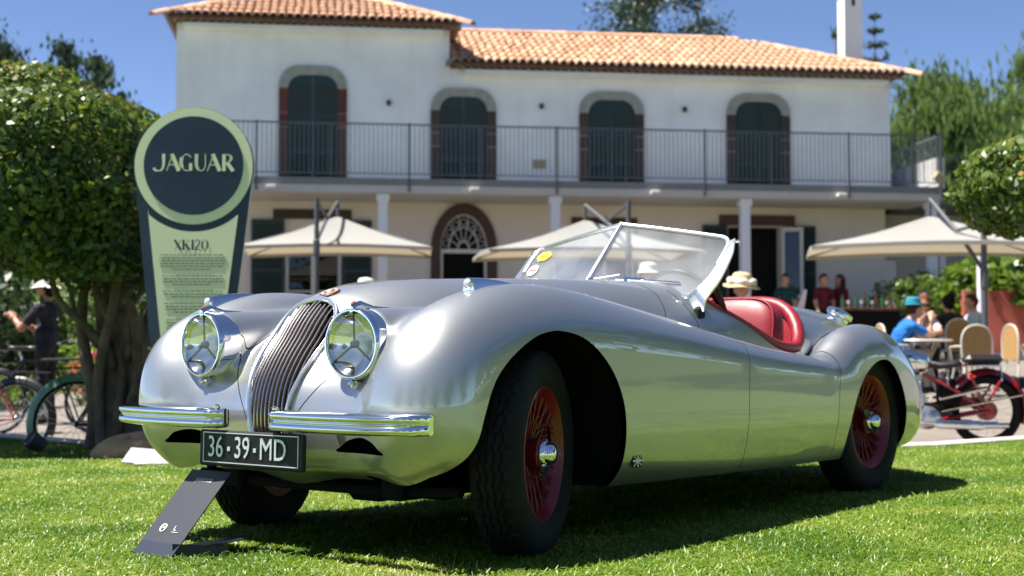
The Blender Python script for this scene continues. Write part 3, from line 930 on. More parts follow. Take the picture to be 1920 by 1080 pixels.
# ---- cockpit
xs_ = list(np.linspace(-1.405, -2.19, 26))
side_l = []
for x in xs_:
    z = float(zc(np.array([x]))[0]); y = surf_y(x, z); side_l.append(Vector((x, y, z)))
back = []
for y in np.linspace(.55, 0, 14):
    if y > side_l[-1].y - .02: continue
    lo_, hi_ = -2.62, -2.25
    # find x where cut meets deck
    best = None
    for x in np.linspace(-2.17, -2.46, 90):
        zz_ = surf_z(x, y)
        xx = x + 0.10 * max(0, .5 - y)
        cutz = float(zc(np.array([xx]))[0])
        if cutz >= zz_: best = Vector((x, y, zz_)); break
    if best is None: best = Vector((-2.3, y, surf_z(-2.3, y)))
    back.append(best)
half = side_l + back
full = half + [Vector((q.x, -q.y, q.z)) for q in half[::-1][1:]]
sm = [Vector(q) for q in full]
for _ in range(3):
    sm = [sm[0]] + [(sm[i - 1] + sm[i] * 2 + sm[i + 1]) / 4 for i in range(1, len(sm) - 1)] + [sm[-1]]
trim_path = sm
w = MB(); nt_ = len(sm)
def trim_r(t):
    u = abs(2 * t - 1)          # 1 at screen ends, 0 at back centre
    return .014 + .018 * (1 - min(1, max(0, (u - .30) / .45))) 
inner = []
for q in sm:
    inn = Vector((q.x + (.012 if q.x < -2.14 else 0), q.y * .985, q.z + .004)); inner.append(inn)
w.tube([tuple(q) for q in inner], trim_r, 12)
trim = w.build('cockpit_roll', 'red_leather', car)
# inner lining dropping from the trim
w = MB(); n = len(inner)
vs = [tuple(q + Vector((0, 0, .0))) for q in inner] + [(q.x + (.05 if q.x < -2.14 else 0), q.y * .93, q.z - .16) for q in inner] + [(q.x + (.08 if q.x < -2.14 else 0), q.y * .92, .34) for q in inner]
w.add(vs, [(i, i + 1, n + i + 1, n + i) for i in range(n - 1)] + [(n + i, n + i + 1, 2 * n + i + 1, 2 * n + i) for i in range(n - 1)])
w.build('cockpit_lining', 'red_leather', car)
w = MB(); w.box((-1.36, 0, .80), (.04, .98, .2), bevel=.015); w.build('dashboard', 'dark_leather', car)
w = MB(); w.box((-1.85, 0, .37), (1.1, 1.0, .04)); w.build('cockpit_floor', 'dark_leather', car)
# seats
def seat(sgn):
    def pad(c, d, rx, e=3.0, nu=28, nv=18, tiltm=None):
        vs = []; 
        for i in range(nv + 1):
            ph = -math.pi / 2 + math.pi * i / nv
            for j in range(nu):
                th = 2 * math.pi * j / nu
                f = lambda a: math.copysign(abs(a) ** (2 / e), a)
                vs.append(Vector((d[0] / 2 * f(math.cos(ph)) * f(math.cos(th)), d[1] / 2 * f(math.cos(ph)) * f(math.sin(th)), d[2] / 2 * f(math.sin(ph)))))
        fs = [(i * nu + j, i * nu + (j + 1) % nu, (i + 1) * nu + (j + 1) % nu, (i + 1) * nu + j) for i in range(nv) for j in range(nu)]
        mm = Matrix.Translation(c) @ Matrix.Rotation(rx, 4, 'Y')
        return [mm @ v for v in vs], fs
    vs, fs = pad((-2.06, sgn * .255, .70), (.16, .47, .44), R(-14), e=3.2)
    st = MB().add(vs, fs).build('seat_back', 'red_leather', car, sharp=None)
    vs, fs = pad((-1.78, sgn * .25, .47), (.52, .47, .16), R(-6))
    MB().add(vs, fs).build('seat_cushion', 'red_leather', st, sharp=None)
    # piping round the seat-back edge
    p = [(Matrix.Translation((-2.06, sgn * .255, .70)) @ Matrix.Rotation(R(-14), 4, 'Y')) @ Vector((.052, .218 * math.copysign(abs(math.cos(a)) ** .5, math.cos(a)), .205 * math.copysign(abs(math.sin(a)) ** .5, math.sin(a)))) for a in np.linspace(0, 2 * math.pi, 40, endpoint=False)]
    MB().tube([tuple(q) for q in p], .005, 6, closed=True).build('piping', 'red_leather', st)
seat(1); seat(-1)
# steering wheel
sc_ = Vector((-1.54, .285, .83)); sa = Vector((-.93, 0, .36)).normalized(); sm_ = basis(sc_, sa, (0, 1, 0))
w = MB(); w.tube([tuple(sm_ @ Vector((.195 * math.cos(a), .195 * math.sin(a), 0))) for a in np.linspace(0, 2 * math.pi, 40, endpoint=False)], .012, 8, closed=True)
w.rev([(.0005, .02), (.03, .016), (.04, 0), (.03, -.02)], 20, sm_)
for a in (0, 90, 180, 270): w.tube([tuple(sm_ @ Vector((.03 * math.cos(R(a + 45)), .03 * math.sin(R(a + 45)), 0))), tuple(sm_ @ Vector((.2 * math.cos(R(a + 45)), .2 * math.sin(R(a + 45)), 0)))], .006, 6)
w.tube([tuple(sc_), tuple(sc_ - sa * .3)], .02, 8); w.build('steering_wheel', 'plate_black', car)
# black folded side curtain strap beside the pillar
w = MB(); w.tube([(-1.44, .50, 1.0), (-1.455, .50, .95), (-1.50, .50, .89), (-1.55, .50, .825)], [.012, .026, .03, .022], 10, squash=.45); w.build('quarter_pad', 'dark_leather', car)

# ---- fuel cap and small fittings
fx, fyy = -2.93, .36
fp = Vector((fx, fyy, surf_z(fx, fyy))); m = basis(fp - nrm(fp) * .004, nrm(fp), (1, 0, 0))
w = MB(); w.rev([(.058, 0), (.058, .018), (.068, .022), (.070, .034), (.066, .046), (.045, .056), (.02, .060), (.0005, .061)], 32, m)
w.box(m @ Vector((.075, 0, .036)), (.035, .035, .03), bevel=.008); w.tube([m @ Vector((-.06, -.012, .04)), m @ Vector((-.095, -.012, .035)), m @ Vector((-.115, -.012, .05))], [.012, .012, .009], 8)
w.tube([m @ Vector((-.06, .012, .04)), m @ Vector((-.095, .012, .035)), m @ Vector((-.115, .012, .05))], [.012, .012, .009], 8)
w.build('fuel_cap', 'chrome', car)
for q in ((-2.50, .28), (-2.50, -.28)):
    p_ = Vector((q[0], q[1], surf_z(*q))); MB().rev([(.014, -.002), (.014, .01), (.007, .016), (.0005, .018)], 12, basis(p_, nrm(p_))).build('hood_stud', 'chrome', car)
p_ = Vector((-2.42, .585, .70)); p_.y = surf_y(-2.42, .70); 
# chrome beading where rear wing meets body
bead = []
for x in np.linspace(-2.13, -2.75, 26):
    # valley between wing and deck: lowest surface across y
    ys_ = np.linspace(.36, .66, 31); zz_ = [surf_z(x, y) for y in ys_]
    k = int(np.argmin(zz_)) ; bead.append(Vector((x, ys_[k], zz_[k])))
for _ in range(3): bead = [bead[0]] + [(bead[i - 1] + bead[i] * 2 + bead[i + 1]) / 4 for i in range(1, len(bead) - 1)] + [bead[-1]]
for s_ in (1, -1):
    MB().tube([(q.x, s_ * q.y, q.z + .001) for q in bead], .0045, 6).build('wing_beading', 'rubber', car)
# ================================================================== GROUND
def ground_mat():
    m = mat('lawn_soil', (0.10, 0.16, 0.022), rough=0.9, color2=(0.17, 0.20, 0.045), nscale=2.2, detail=8, bump=0.5, bscale=40)
    return m
ground_mat()
mat('paving', (0.215, 0.185, 0.155), rough=0.85, color2=(0.155, 0.13, 0.108), nscale=3.0, detail=8, bump=0.4, bscale=25)
mat('kerb_stone', (0.50, 0.47, 0.43), rough=0.8, noise=0.15, nscale=6, bump=.3, bscale=40)
mat('earth', (0.09, 0.11, 0.035), rough=0.95, color2=(0.05, 0.09, 0.025), nscale=0.15)
edge = cr([(-60, 17), (-12, 14), (-6, 12.0), (-3.95, 10.75), (-2.85, 9.85), (-1, 9.45), (1, 9.4), (2.7, 9.62), (3.8, 10.4), (6, 11.8), (12, 13.2), (60, 17)], 6)
n = len(edge)
vs = [(x, y, 0) for x, y in edge] + [(x, y - .12, 0) for x, y in edge] + [(x, -80, 0) for x, y in edge]
lawn = mesh_obj('lawn', vs, [(n + i, n + i + 1, i + 1, i) for i in range(n - 1)] + [(2 * n + i, 2 * n + i + 1, n + i + 1, n + i) for i in range(n - 1)], 'lawn_soil', smooth=False)
tag(lawn, kind='structure')
# kerb: separate stones
kerb = empty('kerb', (0, 9.5, 0)); tag(kerb, kind='structure')
d = np.cumsum(np.r_[0, np.hypot(*np.diff(edge, axis=0).T)])
def ept(s): return np.array([np.interp(s, d, edge[:, 0]), np.interp(s, d, edge[:, 1])])
s0 = d[np.argmin(abs(edge[:, 0] + 5.2))]; s1 = d[np.argmin(abs(edge[:, 0] - 5.2))]
for s_ in np.arange(s0, s1, .62):
    a, b = ept(s_ + .006), ept(s_ + .614); t = (b - a) / np.linalg.norm(b - a); nn = np.array([-t[1], t[0]])
    vs = []
    for p in (a, b):
        for o_, z in ((-.005, -.4), (-.005, .018), (.012, .03), (.118, .03), (.13, .018), (.13, -.4)):
            q = p + nn * o_; vs.append((q[0], q[1] - 9.5, z))
    fs = [(j, 6 + j, 6 + j + 1, j + 1) for j in range(5)] + [(0, 1, 2, 3, 4, 5), (11, 10, 9, 8, 7, 6)]
    mesh_obj('kerb_stone', vs, fs, 'kerb_stone', kerb, smooth=False)

GZ = hermite([-300, 8.5, 9, 12, 20, 28, 34, 60, 150, 700], [-.45, -.42, -.40, -.25, .12, .55, .66, 1.3, 4.0, 12.0])
def gz_(y): return float(GZ(np.array([float(y)]))[0])
ys = [-300, 8, 9, 10.5, 12, 15, 18, 20, 24, 28, 31, 34, 45, 60, 100, 150, 300, 700]
vs = [(x, y, gz_(y) - (.012)) for y in ys for x in (-700, 700)]
g = mesh_obj('ground', vs, [(2 * i, 2 * i + 1, 2 * i + 3, 2 * i + 2) for i in range(len(ys) - 1)], 'earth')
tag(g, kind='structure')
ys = [8.6, 9.5, 10.5, 12, 15, 18, 20, 24, 28, 30.5, 34]
vs = [(x, y, gz_(y)) for y in ys for x in (-14, 20)]
g = mesh_obj('terrace_paving', vs, [(2 * i, 2 * i + 1, 2 * i + 3, 2 * i + 2) for i in range(len(ys) - 1)], 'paving')
tag(g, kind='structure')

# ---- grass blades
def grass_mat():
    m = bpy.data.materials.new('grass'); m.use_nodes = True
    nt = m.node_tree; nt.nodes.clear()
    out = nt.nodes.new('ShaderNodeOutputMaterial')
    at = nt.nodes.new('ShaderNodeAttribute'); at.attribute_name = 'rnd'
    cr_ = nt.nodes.new('ShaderNodeValToRGB')
    e = cr_.color_ramp.elements
    e[0].position = 0; e[0].color = (0.070, 0.145, 0.010, 1)
    e[1].position = 1; e[1].color = (0.40, 0.37, 0.12, 1)
    for p, c in ((.35, (.125, .225, .016, 1)), (.72, (.205, .295, .028, 1)), (.9, (.29, .36, .06, 1))):
        q = e.new(p); q.color = c
    geo = nt.nodes.new('ShaderNodeNewGeometry'); nz = nt.nodes.new('ShaderNodeTexNoise'); nz.inputs['Scale'].default_value = 1.6; nz.inputs['Detail'].default_value = 4
    nt.links.new(geo.outputs['Position'], nz.inputs['Vector'])
    ad = nt.nodes.new('ShaderNodeMath'); ad.operation = 'MULTIPLY_ADD'; ad.inputs[1].default_value = 2.2; ad.inputs[2].default_value = -1.1
    nt.links.new(nz.outputs['Fac'], ad.inputs[0])
    a2 = nt.nodes.new('ShaderNodeMath'); a2.operation = 'ADD'; a2.use_clamp = True
    nt.links.new(at.outputs['Fac'], a2.inputs[0]); nt.links.new(ad.outputs[0], a2.inputs[1])
    nt.links.new(a2.outputs[0], cr_.inputs[0])
    b = nt.nodes.new('ShaderNodeBsdfPrincipled'); b.inputs['Roughness'].default_value = .42
    nt.links.new(cr_.outputs[0], b.inputs['Base Color'])
    tr = nt.nodes.new('ShaderNodeBsdfTranslucent')
    hs = nt.nodes.new('ShaderNodeHueSaturation'); hs.inputs['Value'].default_value = 1.35
    nt.links.new(cr_.outputs[0], hs.inputs['Color']); nt.links.new(hs.outputs[0], tr.inputs['Color'])
    ms = nt.nodes.new('ShaderNodeMixShader'); ms.inputs[0].default_value = .38
    nt.links.new(b.outputs[0], ms.inputs[1]); nt.links.new(tr.outputs[0], ms.inputs[2]); nt.links.new(ms.outputs[0], out.inputs[0])
    M['grass'] = m
grass_mat()
def fast_mesh(name, co, quads, attr=None, material=None):
    """co (n,3); quads (m,4) ; attr (n,)"""
    me = bpy.data.meshes.new(name)
    k = quads.shape[1]
    me.vertices.add(len(co)); me.vertices.foreach_set('co', np.ascontiguousarray(co, np.float32).ravel())
    me.loops.add(quads.size); me.loops.foreach_set('vertex_index', np.ascontiguousarray(quads, np.int32).ravel())
    me.polygons.add(len(quads)); me.polygons.foreach_set('loop_start', np.arange(0, quads.size, k, dtype=np.int32))
    me.polygons.foreach_set('use_smooth', np.ones(len(quads), bool))
    me.update(calc_edges=True)
    if attr is not None:
        a = me.attributes.new('rnd', 'FLOAT', 'POINT'); a.data.foreach_set('value', np.ascontiguousarray(attr, np.float32))
    if material: me.materials.append(M[material])
    return me
gcol = bpy.data.collections.new('grass_clumps')
for k_ in range(6):
    nb = 78
    th = rng.uniform(0, 2 * np.pi, nb); rr = .085 * np.sqrt(rng.uniform(0, 1, nb))
    bx, by = rr * np.cos(th), rr * np.sin(th)
    ang = rng.uniform(0, 2 * np.pi, nb); L = rng.uniform(.016, .038, nb); L[rng.random(nb) < .02] *= 1.6; lean = rng.uniform(.5, 1.45, nb); wd = rng.uniform(.0012, .0027, nb)
    co = []; q = []; at = []
    for i in range(nb):
        d_ = np.array([math.cos(ang[i]), math.sin(ang[i]), 0]); s_ = np.array([-d_[1], d_[0], 0]); tw = rng.uniform(-.6, .6)
        s_ = s_ * math.cos(tw) + np.array([0, 0, math.sin(tw)])
        b0 = np.array([bx[i], by[i], -.006])
        p1 = b0 + d_ * L[i] * .35 * math.sin(lean[i]) + np.array([0, 0, L[i] * .55])
        p2 = b0 + d_ * L[i] * math.sin(lean[i]) + np.array([0, 0, L[i] * max(.30, math.cos(lean[i]) * .95)])
        c0 = len(co)
        co += [b0 - s_ * wd[i], b0 + s_ * wd[i], p1 + s_ * wd[i] * .9, p1 - s_ * wd[i] * .9, p2 + s_ * wd[i] * .25, p2 - s_ * wd[i] * .25]
        q += [(c0, c0 + 1, c0 + 2, c0 + 3), (c0 + 3, c0 + 2, c0 + 4, c0 + 5)]
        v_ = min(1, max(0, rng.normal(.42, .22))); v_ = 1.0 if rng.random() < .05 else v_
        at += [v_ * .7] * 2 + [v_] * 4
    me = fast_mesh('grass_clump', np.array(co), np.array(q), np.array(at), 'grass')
    o = bpy.data.objects.new('grass_clump', me); gcol.objects.link(o)
# scatter points, dense where the camera looks, thinner to the sides and back
def scat(y0, y1, den0, wide=.40, pad=.35):
    out = []
    for y in np.arange(y0, y1, .25):
        hw = wide * y + pad; den = den0 * min(1.0, 3.4 / y)
        k = rng.poisson(2 * hw * .25 * den)
        out.append(np.c_[rng.uniform(-hw, hw, k), rng.uniform(y, y + .25, k)])
    return np.concatenate(out)
GP = scat(2.85, 13.0, 560)
ex = np.interp(GP[:, 0], edge[:, 0], edge[:, 1]); GP = GP[GP[:, 1] < ex - .01]
side_p = np.c_[rng.uniform(-9, 9, 5200), rng.uniform(-3, 13, 5200)]
ok = (np.abs(side_p[:, 0]) > .40 * np.maximum(side_p[:, 1], 0) + .35) | (side_p[:, 1] < 2.85)
side_p = side_p[ok & (side_p[:, 1] < np.interp(side_p[:, 0], edge[:, 0], edge[:, 1]) - .01) & (np.hypot(side_p[:, 0], side_p[:, 1]) > .5)]
GP = np.concatenate([GP, side_p])
me = bpy.data.meshes.new('grass')
me.vertices.add(len(GP)); me.vertices.foreach_set('co', np.c_[GP, np.zeros(len(GP))].astype(np.float32).ravel())
for nm, dt, val in (('gi', 'INT', rng.integers(0, 6, len(GP)).astype(np.int32)), ('gs', 'FLOAT', rng.uniform(.75, 1.35, len(GP)).astype(np.float32)), ('gr', 'FLOAT', rng.uniform(0, 6.28, len(GP)).astype(np.float32))):
    a = me.attributes.new(nm, dt, 'POINT'); a.data.foreach_set('value', val)
grass = bpy.data.objects.new('grass', me); COL.objects.link(grass)
tag(grass, 'short mown green grass blades covering the lawn', 'grass', kind='stuff')
ng = bpy.data.node_groups.new('grass_scatter', 'GeometryNodeTree')
ng.interface.new_socket('Geometry', in_out='INPUT', socket_type='NodeSocketGeometry'); ng.interface.new_socket('Geometry', in_out='OUTPUT', socket_type='NodeSocketGeometry')
gi = ng.nodes.new('NodeGroupInput'); go = ng.nodes.new('NodeGroupOutput')
iop = ng.nodes.new('GeometryNodeInstanceOnPoints'); ci = ng.nodes.new('GeometryNodeCollectionInfo')
ci.inputs['Collection'].default_value = gcol; ci.inputs['Separate Children'].default_value = True; ci.inputs['Reset Children'].default_value = True
m2p = ng.nodes.new('GeometryNodeMeshToPoints')
def named(nm, dt):
    q = ng.nodes.new('GeometryNodeInputNamedAttribute'); q.data_type = dt; q.inputs[0].default_value = nm; return q
a1, a2, a3 = named('gi', 'INT'), named('gs', 'FLOAT'), named('gr', 'FLOAT')
cx_ = ng.nodes.new('ShaderNodeCombineXYZ')
ng.links.new(gi.outputs[0], m2p.inputs[0]); ng.links.new(m2p.outputs[0], iop.inputs['Points']); ng.links.new(ci.outputs[0], iop.inputs['Instance'])
iop.inputs['Pick Instance'].default_value = True
ng.links.new(a1.outputs[0], iop.inputs['Instance Index']); ng.links.new(a2.outputs[0], iop.inputs['Scale'])
ng.links.new(a3.outputs[0], cx_.inputs[2]); ng.links.new(cx_.outputs[0], iop.inputs['Rotation'])
ng.links.new(iop.outputs[0], go.inputs[0])
md = grass.modifiers.new('scatter', 'NODES'); md.node_group = ng
# ================================================================== HOUSE  (local: x right, y back, z up)
mat('white_render', (0.90, 0.875, 0.84), rough=0.9, noise=0.075, nscale=1.1, detail=9, bump=.2, bscale=25)
mat('warm_bounce_render', (0.76, 0.69, 0.60), rough=0.9, noise=0.05, nscale=1.3, bump=.15, bscale=30)  # white wall below the balcony, warm bounce from the paving put into its colour
mat('stone_grey', (0.36, 0.34, 0.29), rough=0.85, noise=0.15, nscale=6, bump=.3)
mat('stone_brown', (0.075, 0.045, 0.036), rough=0.8, noise=0.2, nscale=5, bump=.3, rand=.25)
mat('stone_red', (0.13, 0.035, 0.025), rough=0.8, noise=0.2, nscale=5, bump=.3, rand=.2)
mat('shutter_green', (0.013, 0.034, 0.032), rough=0.45)
mat('tile_clay', (0.56, 0.265, 0.14), rough=0.85, color2=(0.64, 0.41, 0.27), nscale=7, rand=.30, bump=.2)
mat('tile_eave', (0.42, 0.36, 0.33), rough=0.9, color2=(0.30, 0.25, 0.22), nscale=5)
mat('roof_deck', (0.16, 0.07, 0.04), rough=0.9)
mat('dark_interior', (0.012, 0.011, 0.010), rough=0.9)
mat('rail_grey', (0.085, 0.095, 0.10), rough=0.5)
mat('rail_light', (0.15, 0.165, 0.18), rough=0.5)
mat('slab_grey', (0.20, 0.205, 0.21), rough=0.8, noise=.1)
mat('slab_light', (0.52, 0.50, 0.47), rough=0.85, noise=.05)
mat('column_white', (0.74, 0.75, 0.77), rough=0.7)
mat('white_wood', (0.72, 0.71, 0.68), rough=0.55)
mat('lamp_dark', (0.03, 0.035, 0.04), rough=0.5)
mat('plaque_tan', (0.40, 0.33, 0.18), rough=0.6)
for nm in ('white_render', 'warm_bounce_render'):          # faint rain streaks and grime
    nt = M[nm].node_tree; b_ = nt.nodes['Principled BSDF']; src = b_.inputs['Base Color'].links[0].from_socket
    tc = nt.nodes.new('ShaderNodeTexCoord'); mp = nt.nodes.new('ShaderNodeMapping'); mp.inputs['Scale'].default_value = (3.5, 3.5, .30)
    nz = nt.nodes.new('ShaderNodeTexNoise'); nz.inputs['Scale'].default_value = 1.6; nz.inputs['Detail'].default_value = 7
    mr = nt.nodes.new('ShaderNodeMapRange'); mr.inputs['From Min'].default_value = .52; mr.inputs['From Max'].default_value = .75; mr.inputs['To Max'].default_value = .14
    mx = nt.nodes.new('ShaderNodeMix'); mx.data_type = 'RGBA'; mx.inputs['B'].default_value = (.50, .47, .42, 1)
    nt.links.new(tc.outputs['Object'], mp.inputs['Vector']); nt.links.new(mp.outputs[0], nz.inputs['Vector']); nt.links.new(nz.outputs['Fac'], mr.inputs['Value'])
    nt.links.new(mr.outputs[0], mx.inputs['Factor']); nt.links.new(src, mx.inputs['A']); nt.links.new(mx.outputs['Result'], b_.inputs['Base Color'])
thin_glass('window_glass', tint=(.22, .24, .24), refl=.6)

house = empty('villa', (-5.21, 28.5, .6), R(7.47))
tag(house, 'long white two storey villa with red tiled roofs and a railed balcony', 'building')
ZB = .6                                   # local z = world z - ZB
def hbox(name, u0, u1, v0, v1, w0, w1, m, parent=house, bevel=0):
    return MB().box(((u0 + u1) / 2, (v0 + v1) / 2, (w0 + w1) / 2 - ZB), (u1 - u0, v1 - v0, w1 - w0), bevel=bevel).build(name, m, parent, smooth=False)
V0 = 1.9
# upper walls
hbox('wall', -1.85, 4.1, V0, 8.6, 4.0, 7.83, 'white_render')
hbox('wall', 4.1, 14.35, V0 + .004, 7.2, 4.0, 6.98, 'white_render')
# ground-floor wall pieces round the openings
def gw_(u0, u1, w0, w1): return hbox('wall', u0, u1, V0 + .01, V0 + .36, w0, w1, 'warm_bounce_render')
gw_(-1.85, .50, .3, 3.99); gw_(1.75, 3.88, .3, 3.99); gw_(.50, 1.75, 3.0, 3.99)
gw_(4.98, 6.85, .3, 3.99); gw_(6.85, 8.35, 3.45, 3.99); gw_(8.35, 10.46, .3, 3.99); gw_(10.46, 11.72, 3.5, 3.99); gw_(11.72, 14.2, .3, 3.99)
hbox('wall', 14.2, 17.2, 3.6, 3.9, .3, 3.99, 'warm_bounce_render')
hbox('wall', 14.2, 14.45, 1.915, 3.6, .3, 2.75, 'warm_bounce_render')
# wall over the arch
arc = [(4.43 + .53 * math.cos(a), 2.9 + .80 * math.sin(a)) for a in np.linspace(0, math.pi, 17)]
poly = [(4.98, 2.6), (4.98, 3.99), (3.88, 3.99), (3.88, 2.6), (3.90, 2.6)] + arc[::-1] + [(4.96, 2.6)]
MB().prism([(u, w - ZB) for u, w in poly], -(V0 + .36), -(V0 + .012), Matrix.Rotation(R(90), 4, 'X')).build('wall', 'warm_bounce_render', house, smooth=False)
# dark rooms
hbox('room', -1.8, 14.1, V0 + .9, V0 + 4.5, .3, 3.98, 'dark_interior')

# balcony slab, soffit, columns
hbox('balcony_slab', -2.2, 14.75, 0, V0, 4.10, 4.24, 'slab_grey')
hbox('balcony_slab', 14.36, 14.89, V0 + .005, 4.4, 4.10, 4.24, 'slab_grey')
hbox('balcony_beam', -2.2, 14.72, .02, V0 - .005, 3.94, 4.098, 'slab_light')
hbox('balcony_slab', 14.9, 18.0, 1.3, 4.2, 4.0, 4.16, 'slab_grey')
for u in (-1.1, 2.57, 6.2, 10.34, 14.56):
    c = hbox('column', u - .10, u + .10, .12, .32, .2, 3.937, 'column_white', bevel=.012)
    MB().box((u, .22, 3.86 - ZB), (.27, .27, .15), bevel=.01).build('column_capital', 'column_white', c, smooth=False)
hbox('column', 15.65, 15.8, 2.2, 2.35, .2, 3.998, 'column_white')
# railing
rail = hbox('railing', -2.18, 14.72, .03, .065, 5.36, 5.39, 'rail_grey')
hbox('bottom_rail', -2.18, 14.72, .035, .06, 4.33, 4.35, 'rail_grey', rail)
for u in (-2.1, -.02, 3.1, 6.2, 9.4, 12.6, 14.70):
    hbox('rail_post', u - .02, u + .02, -.04, -.003, 3.96, 5.40, 'rail_grey', rail)
    hbox('rail_post', u + (-.02 if u > 14 else 1.48), u + (.02 if u > 14 else 1.51), .028, .066, 4.24, 5.36, 'rail_grey', rail)
w = MB()
for u in np.arange(-2.1, 14.68, .095): w.box((u, .0475, 4.85 - ZB), (.013, .013, 1.03))
for v in np.arange(.16, 4.2, .095): w.box((14.70, v, 4.85 - ZB), (.013, .013, 1.03))
w.box((14.70, 2.1, 5.375 - ZB), (.035, 4.1, .03)); w.box((14.70, 2.1, 4.34 - ZB), (.025, 4.1, .02))
o = w.build('baluster_row', 'rail_light', rail, smooth=False); o['kind'] = 'stuff'
w = MB()
for u in np.arange(14.95, 18, .10): w.box((u, 1.35, 4.6 - ZB), (.013, .013, .95))
w.box((16.4, 1.35, 5.09 - ZB), (3.2, .035, .03)); o = w.build('baluster_row', 'rail_grey', rail, smooth=False); o['kind'] = 'stuff'
# white stair parapet right of the upper floor
hbox('side_parapet', 14.73, 14.88, .22, 4.3, 4.245, 4.93, 'white_render')

# upper shuttered doors with stone surrounds
def outline(u0, u1, w0, wt, r, n=9):
    a = [(u0, w0)] + [(u0 + r - r * math.cos(t), wt - r + r * math.sin(t)) for t in np.linspace(0, math.pi / 2, n)] + [(u1 - r + r * math.sin(t), wt - r + r * math.cos(t)) for t in np.linspace(0, math.pi / 2, n)] + [(u1, w0)]
    return a
def extr(poly, v0, v1): # polygon in u,w extruded between depth v0<v1
    return MB().prism([(u, w - ZB) for u, w in poly], -v1, -v0, Matrix.Rotation(R(90), 4, 'X'))
def shutter_leaf(name, poly, u0, u1, w0, w1, v, parent, slat_w=None):
    o = extr(poly, v - .02, v + .03).build(name, 'shutter_green', parent, smooth=False)
    w = MB()
    for z in np.arange(w0 + .09, (slat_w or w1) - .05, .062):
        if min(abs(z - (w0 + (w1 - w0) * .33)), abs(z - (w0 + (w1 - w0) * .62))) < .05: continue
        w.box(((u0 + u1) / 2, v - .027, z - ZB), (u1 - u0 - .12, .02, .035), tilt=Matrix.Rotation(R(35), 4, 'X'))
    q = w.build('louvre_row', 'shutter_green', o, smooth=False); q['kind'] = 'stuff'
    return o
for uc, hw, wt, fo, fw_, jm in ((1.095, .545, 6.72, 6.93, .74, 'stone_red'), (4.41, .53, 6.32, 6.51, .73, 'stone_brown'), (7.765, .535, 6.32, 6.52, .74, 'stone_brown'), (11.185, .545, 6.36, 6.555, .745, 'stone_brown')):
    w0 = 4.25
    inn = outline(uc - hw, uc + hw, w0, wt, .32); out_ = outline(uc - fw_, uc + fw_, w0, fo, .45)
    # arch head
    ws_ = fo - .50
    A = [q for q in inn if q[1] >= ws_]; B = [q for q in out_ if q[1] >= ws_]
    A = [(uc - hw, ws_)] + A + [(uc + hw, ws_)]; B = [(uc - fw_, ws_)] + B + [(uc + fw_, ws_)]
    extr(B + A[::-1], V0 - .07, V0 + .01).build('arch_head', 'stone_grey', house, smooth=False)
    z = w0; k = 0
    hs = [.78, .32, 0] if jm == 'stone_brown' else [.98, .36, .03]
    cuts = [w0, w0 + .95, w0 + 1.25, ws_] if jm == 'stone_brown' else [w0, w0 + 1.32, w0 + 1.62, ws_]
    for sgn in (-1, 1):
        for a, b in zip(cuts[:-1], cuts[1:]):
            u0, u1 = sorted((uc + sgn * hw, uc + sgn * fw_))
            hbox('jamb_stone', u0, u1, V0 - .065, V0 + .01, a + .012, b - .012, 'stone_brown' if (jm == 'stone_brown' or a == w0) else 'stone_red')
        hbox('jamb_backing', *sorted((uc + sgn * hw, uc + sgn * (fw_ - .01))), V0 - .05, V0, w0, ws_, 'stone_grey')
    # two louvred leaves
    for sgn in (-1, 1):
        half_ = [(u, w) for u, w in inn if (u - uc) * sgn >= 0]
        u0, u1 = sorted((uc + sgn * .006, uc + sgn * hw))
        if sgn < 0: pl = half_ + [(uc - .006, wt), (uc - .006, w0)]
        else: pl = [(uc + .006, w0), (uc + .006, wt)] + half_
        shutter_leaf('shutter_leaf', pl, u0, u1, w0, wt, V0 - .01, house, wt - .16)
# wall lamps, plaque, floodlights
for u in (2.75, 6.16, 9.45):
    w = MB(); w.box((u, V0 - .03, 6.15 - ZB), (.07, .06, .12), bevel=.01); w.rev([(.02, -.06), (.05, -.03), (.055, .04), (.03, .06)], 12, Matrix.Translation((u, V0 - .09, 6.14 - ZB))); w.build('wall_lamp', 'lamp_dark', house)
hbox('plaque', 5.98, 6.27, V0 - .03, V0, 4.75, 4.94, 'plaque_tan')
for u in (.28, 4.45, 8.3, 12.4):
    w = MB(); w.box((u, -.10, 4.02 - ZB), (.20, .14, .07), bevel=.01); w.box((u, -.03, 4.03 - ZB), (.05, .08, .04)); w.build('floodlight', 'white_wood', house, smooth=False)
w = MB(); w.box((14.62, -.12, 4.42 - ZB), (.26, .1, .2), bevel=.01, tilt=Matrix.Rotation(R(35), 4, 'Y')); w.build('floodlight', 'plaque_tan', house, smooth=False)

# ground-floor doors
def framed_door(u0, u1, wt, cols, parent=house):
    d_ = hbox('window_frame', u0, u0 + .07, V0 + .10, V0 + .16, .62, wt, 'white_wood')
    hbox('frame_stile', u1 - .07, u1, V0 + .10, V0 + .16, .62, wt, 'white_wood', d_)
    hbox('frame_head', u0 + .07, u1 - .07, V0 + .10, V0 + .16, wt - .07, wt, 'white_wood', d_)
    for c in np.linspace(u0, u1, cols + 1)[1:-1]: hbox('mullion', c - .05, c + .05, V0 + .095, V0 + .165, .62, wt - .071, 'white_wood', d_)
    for w_ in (1.95, 1.25): hbox('glazing_bar', u0 + .07, u1 - .07, V0 + .11, V0 + .15, w_, w_ + .045, 'white_wood', d_)
    ce = np.linspace(u0, u1, cols + 1)
    for a, b in zip(ce[:-1], ce[1:]):
        for z0, z1 in ((.65, 1.25), (1.295, 1.95), (1.995, wt - .07)): hbox('pane', a + .05, b - .05, V0 + .128, V0 + .132, z0, z1, 'window_glass', d_)
framed_door(.52, 1.73, 2.98, 2)
